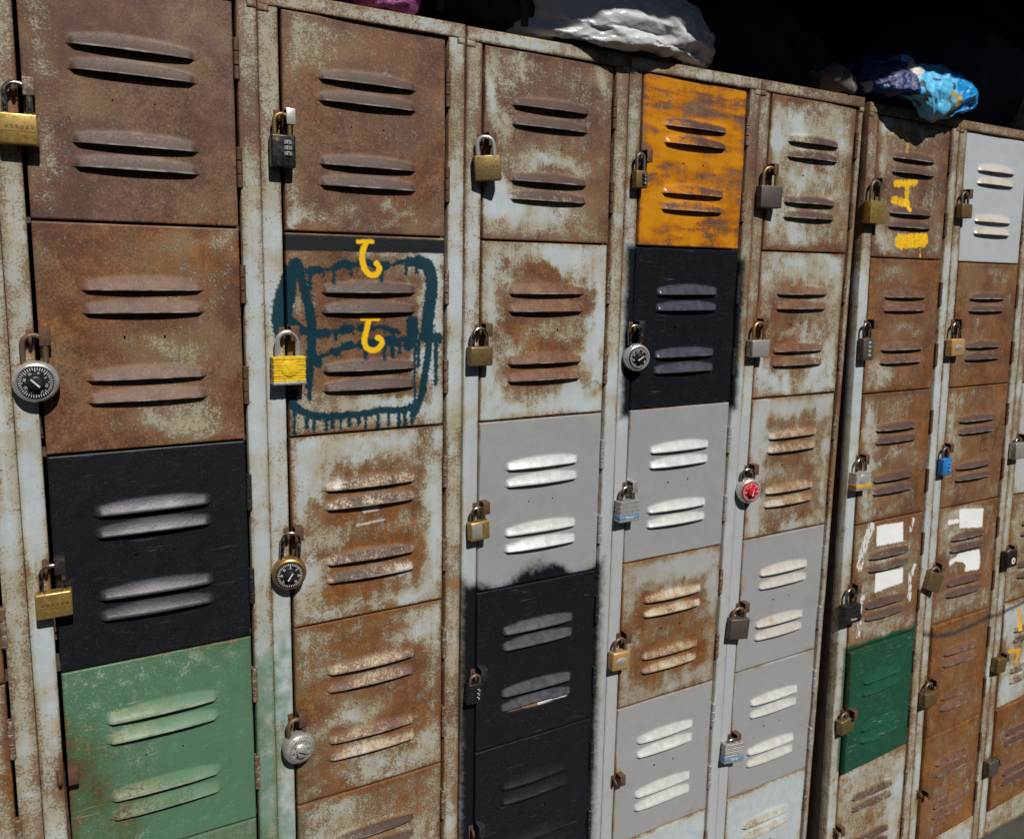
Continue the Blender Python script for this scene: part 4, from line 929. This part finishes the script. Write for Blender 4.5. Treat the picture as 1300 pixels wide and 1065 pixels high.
tag(bb, 'crinkled blue and cyan plastic bag drooping over the front edge of the lockers', 'bag')
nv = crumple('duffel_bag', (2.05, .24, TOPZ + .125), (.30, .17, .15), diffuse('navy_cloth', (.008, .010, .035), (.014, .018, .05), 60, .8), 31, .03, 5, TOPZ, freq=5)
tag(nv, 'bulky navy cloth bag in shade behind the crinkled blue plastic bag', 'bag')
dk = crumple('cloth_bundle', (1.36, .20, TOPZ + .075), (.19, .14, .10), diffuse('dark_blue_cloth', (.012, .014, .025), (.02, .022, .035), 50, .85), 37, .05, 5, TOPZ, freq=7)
tag(dk, 'dark cloth bundle in shade left of the crinkled blue plastic bag', 'bundle')
gc = crumple('cloth_bundle', (1.425, .030, TOPZ + .022), (.055, .034, .026), diffuse('grey_cloth', (.16, .15, .13), (.09, .085, .075), 90, .85), 41, .03, 5, TOPZ, freq=16)
tag(gc, 'small grey rag on the locker edge left of the crinkled blue plastic bag', 'rag')
lg = crumple('cloth_bundle', (2.30, .10, TOPZ + .06), (.09, .05, .07), diffuse('pale_grey_cloth', (.30, .29, .28), (.2, .19, .18), 60, .85), 47, .03, 5, TOPZ, freq=12)
tag(lg, 'pale grey cloth at the right edge on top of the lockers', 'rag')
pk = crumple('plastic_bag', (.470, .046, TOPZ + .036), (.058, .06, .045), plastic('pink_plastic_film', (.55, .13, .42), .4), 53, .02, 5, TOPZ, freq=14, facets=True)
tag(pk, 'pink plastic bag on top of the lockers above the teal graffiti column', 'bag')
hb = empty('holdall', (.70, .15, TOPZ)); tag(hb, 'black holdall with carrying strap in shade left of the white plastic bag', 'bag')
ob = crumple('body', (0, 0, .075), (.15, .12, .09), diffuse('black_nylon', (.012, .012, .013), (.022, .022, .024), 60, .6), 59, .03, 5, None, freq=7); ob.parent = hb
P = np.empty(len(ob.data.vertices) * 3, np.float32); ob.data.vertices.foreach_get('co', P); P = P.reshape(-1, 3); P[:, 2] = np.maximum(P[:, 2], .001); ob.data.vertices.foreach_set('co', P.ravel())
bm = bmesh.new(); tube(bm, [(-.07 + .075 * -math.cos(a), -.128 - .012 * math.sin(a), .02 + .10 * math.sin(a)) for a in np.linspace(0, PI, 22)], .006, 10)
bmobj('strap', bm, diffuse('grey_webbing', (.055, .055, .058), (.035, .035, .037), 200, .8), hb)
# a dim red cloth behind the holdall
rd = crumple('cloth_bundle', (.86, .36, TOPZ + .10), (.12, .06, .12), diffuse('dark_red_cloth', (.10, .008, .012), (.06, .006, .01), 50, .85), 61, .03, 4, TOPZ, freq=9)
tag(rd, 'dark red cloth in deep shade behind the white plastic bag', 'bundle')

# ------------------------------------------------------------------ shelter: back wall, roof, ground
def corrugated(name, x0, x1, fn, n, mat, wave=.038, amp=.009):
    xs = np.linspace(x0, x1, int((x1 - x0) / wave * 8)); t = np.linspace(0, 1, n)
    X, T = np.meshgrid(xs, t); A = amp * np.sin(X / wave * 2 * PI)
    x, y, z = fn(X, T, A)
    me = gridmesh(name, x, y, z)
    o = link(name, me, mat); sm = o.modifiers.new('sheet', 'SOLIDIFY'); sm.thickness = .0015
    return o
IRON = diffuse('rusty_corrugated_iron', (.075, .035, .025), (.035, .018, .014), 6, .7, bump=.2)
wall = corrugated('corrugated_wall', -3.0, 6.5, lambda X, T, A: (X, .62 + A, 2.95 * (1 - T)), 30, IRON)
tag(wall, 'dark rusty corrugated iron wall behind the lockers', 'wall')
SUN_EL, SUN_AZ = 47., 3.          # azimuth measured from straight in front of the lockers, to the right
YE = -.62; ZE = ZT + .050 + (-YE) * math.tan(math.radians(SUN_EL)) / math.cos(math.radians(SUN_AZ))
roof = corrugated('corrugated_roof', -3.0, 6.5, lambda X, T, A: (X, YE + (.66 - YE) * T, ZE + .012 + .16 * T + A), 12, IRON)
rr = empty('shelter_roof', (0, 0, 0)); tag(rr, 'corrugated iron roof that shades the top of the lockers', 'roof')
roof.parent = rr; roof.name = 'roof_sheet'
bm = bmesh.new(); bx(bm, -3.0, 6.5, YE - .02, YE + .018, ZE, ZE + .030, .003); bmobj('fascia', bm, diffuse('weathered_timber', (.16, .11, .07), (.09, .06, .04), 12), rr)
for x in (-2.8, 6.2):
    bm = bmesh.new(); bx(bm, x - .045, x + .045, YE + .02, YE + .11, .003, ZE + .01, .004); bmobj('post', bm, bpy.data.materials['weathered_timber'], rr)
g = 400.; bm = bmesh.new()
vs = [bm.verts.new(p) for p in ((-g, -g, 0), (g, -g, 0), (g, g, 0), (-g, g, 0))]; bm.faces.new(vs)
gr = bmobj('ground', bm, diffuse('dusty_concrete', (.060, .057, .052), (.040, .038, .034), 3, .9, bump=.3)); tag(gr, kind='structure')

bd = empty('sky_block_building', (0, -6.6, 0)); tag(bd, 'unseen dark brick building added opposite the lockers to block low sky', 'building')  # unseen block added behind the camera to cut low sky and deepen shadows
BRICK = diffuse('dark_brick', (.075, .045, .035), (.045, .03, .026), 4, .85)
bm = bmesh.new(); bx(bm, -14, 16, -5, 0, .003, 5.0); bmobj('wall', bm, BRICK, bd)
bm = bmesh.new(); bx(bm, -14.2, 16.2, -5.2, .18, 5.002, 5.16, .02); bmobj('parapet', bm, diffuse('grey_coping', (.2, .2, .19), (.12, .12, .11), 4), bd)
for xw in (-6, -2.6, .8, 4.2, 7.6):
    bm = bmesh.new(); bx(bm, xw - .55, xw + .55, .002, .05, 2.9, 4.3, .01); f_ = bmobj('window', bm, diffuse('window_frame_paint', (.10, .10, .09), (.07, .07, .06), 9), bd)
    bm = bmesh.new(); bx(bm, xw - .47, xw + .47, .052, .06, 2.98, 4.22); pm, pnt, pb = nodes('dark_window_glass'); pb.inputs['Base Color'].default_value = (.01, .012, .014, 1); pb.inputs['Roughness'].default_value = .08
    bmobj('pane', bm, pm, f_)
# ------------------------------------------------------------------ light, sky, camera
w = bpy.data.worlds.new('World'); S.world = w; w.use_nodes = True
nt = w.node_tree; bg = nt.nodes['Background']
sky = nt.nodes.new('ShaderNodeTexSky'); sky.sky_type = 'NISHITA'; sky.sun_disc = False
sky.sun_elevation = math.radians(SUN_EL); sky.dust_density = .3; sky.air_density = 1.0
to_sun = Vector((math.sin(math.radians(SUN_AZ)) * math.cos(math.radians(SUN_EL)), -math.cos(math.radians(SUN_AZ)) * math.cos(math.radians(SUN_EL)), math.sin(math.radians(SUN_EL))))
sky.sun_rotation = math.atan2(to_sun.x, to_sun.y)
nt.links.new(sky.outputs[0], bg.inputs[0]); bg.inputs[1].default_value = .05
L = bpy.data.lights.new('sun', 'SUN'); L.energy = 5.0; L.angle = math.radians(.5); L.color = (1, .955, .88)
lo = bpy.data.objects.new('sun', L); COL.objects.link(lo); lo.location = (0, -4, 6)
lo.rotation_euler = to_sun.to_track_quat('Z', 'Y').to_euler()

F, YAW, PIT, ROL = 1010.9667, .50575, -.14429, .01887
cp, sp_, cy, sy = math.cos(PIT), math.sin(PIT), math.cos(YAW), math.sin(YAW)
fwd = Vector((sy * cp, cy * cp, sp_)); right = Vector((cy, -sy, 0)); up = right.cross(fwd)
r2 = math.cos(ROL) * right + math.sin(ROL) * up; u2 = -math.sin(ROL) * right + math.cos(ROL) * up
cam = bpy.data.cameras.new('camera'); co = bpy.data.objects.new('camera', cam); COL.objects.link(co)
R3 = Matrix((r2, u2, -fwd)).transposed()
co.matrix_world = Matrix.Translation((.04106, -1.15786, ZT - .34734)) @ R3.to_4x4()
cam.sensor_width = 36; cam.lens = 36 * F / 1300; cam.shift_y = -45 / 1300; cam.clip_start = .02; cam.clip_end = 2000
S.camera = co
S.view_settings.view_transform = 'Standard'; S.view_settings.look = 'None'; S.view_settings.exposure = -.12; S.view_settings.gamma = 1
S.cycles.max_bounces = 6
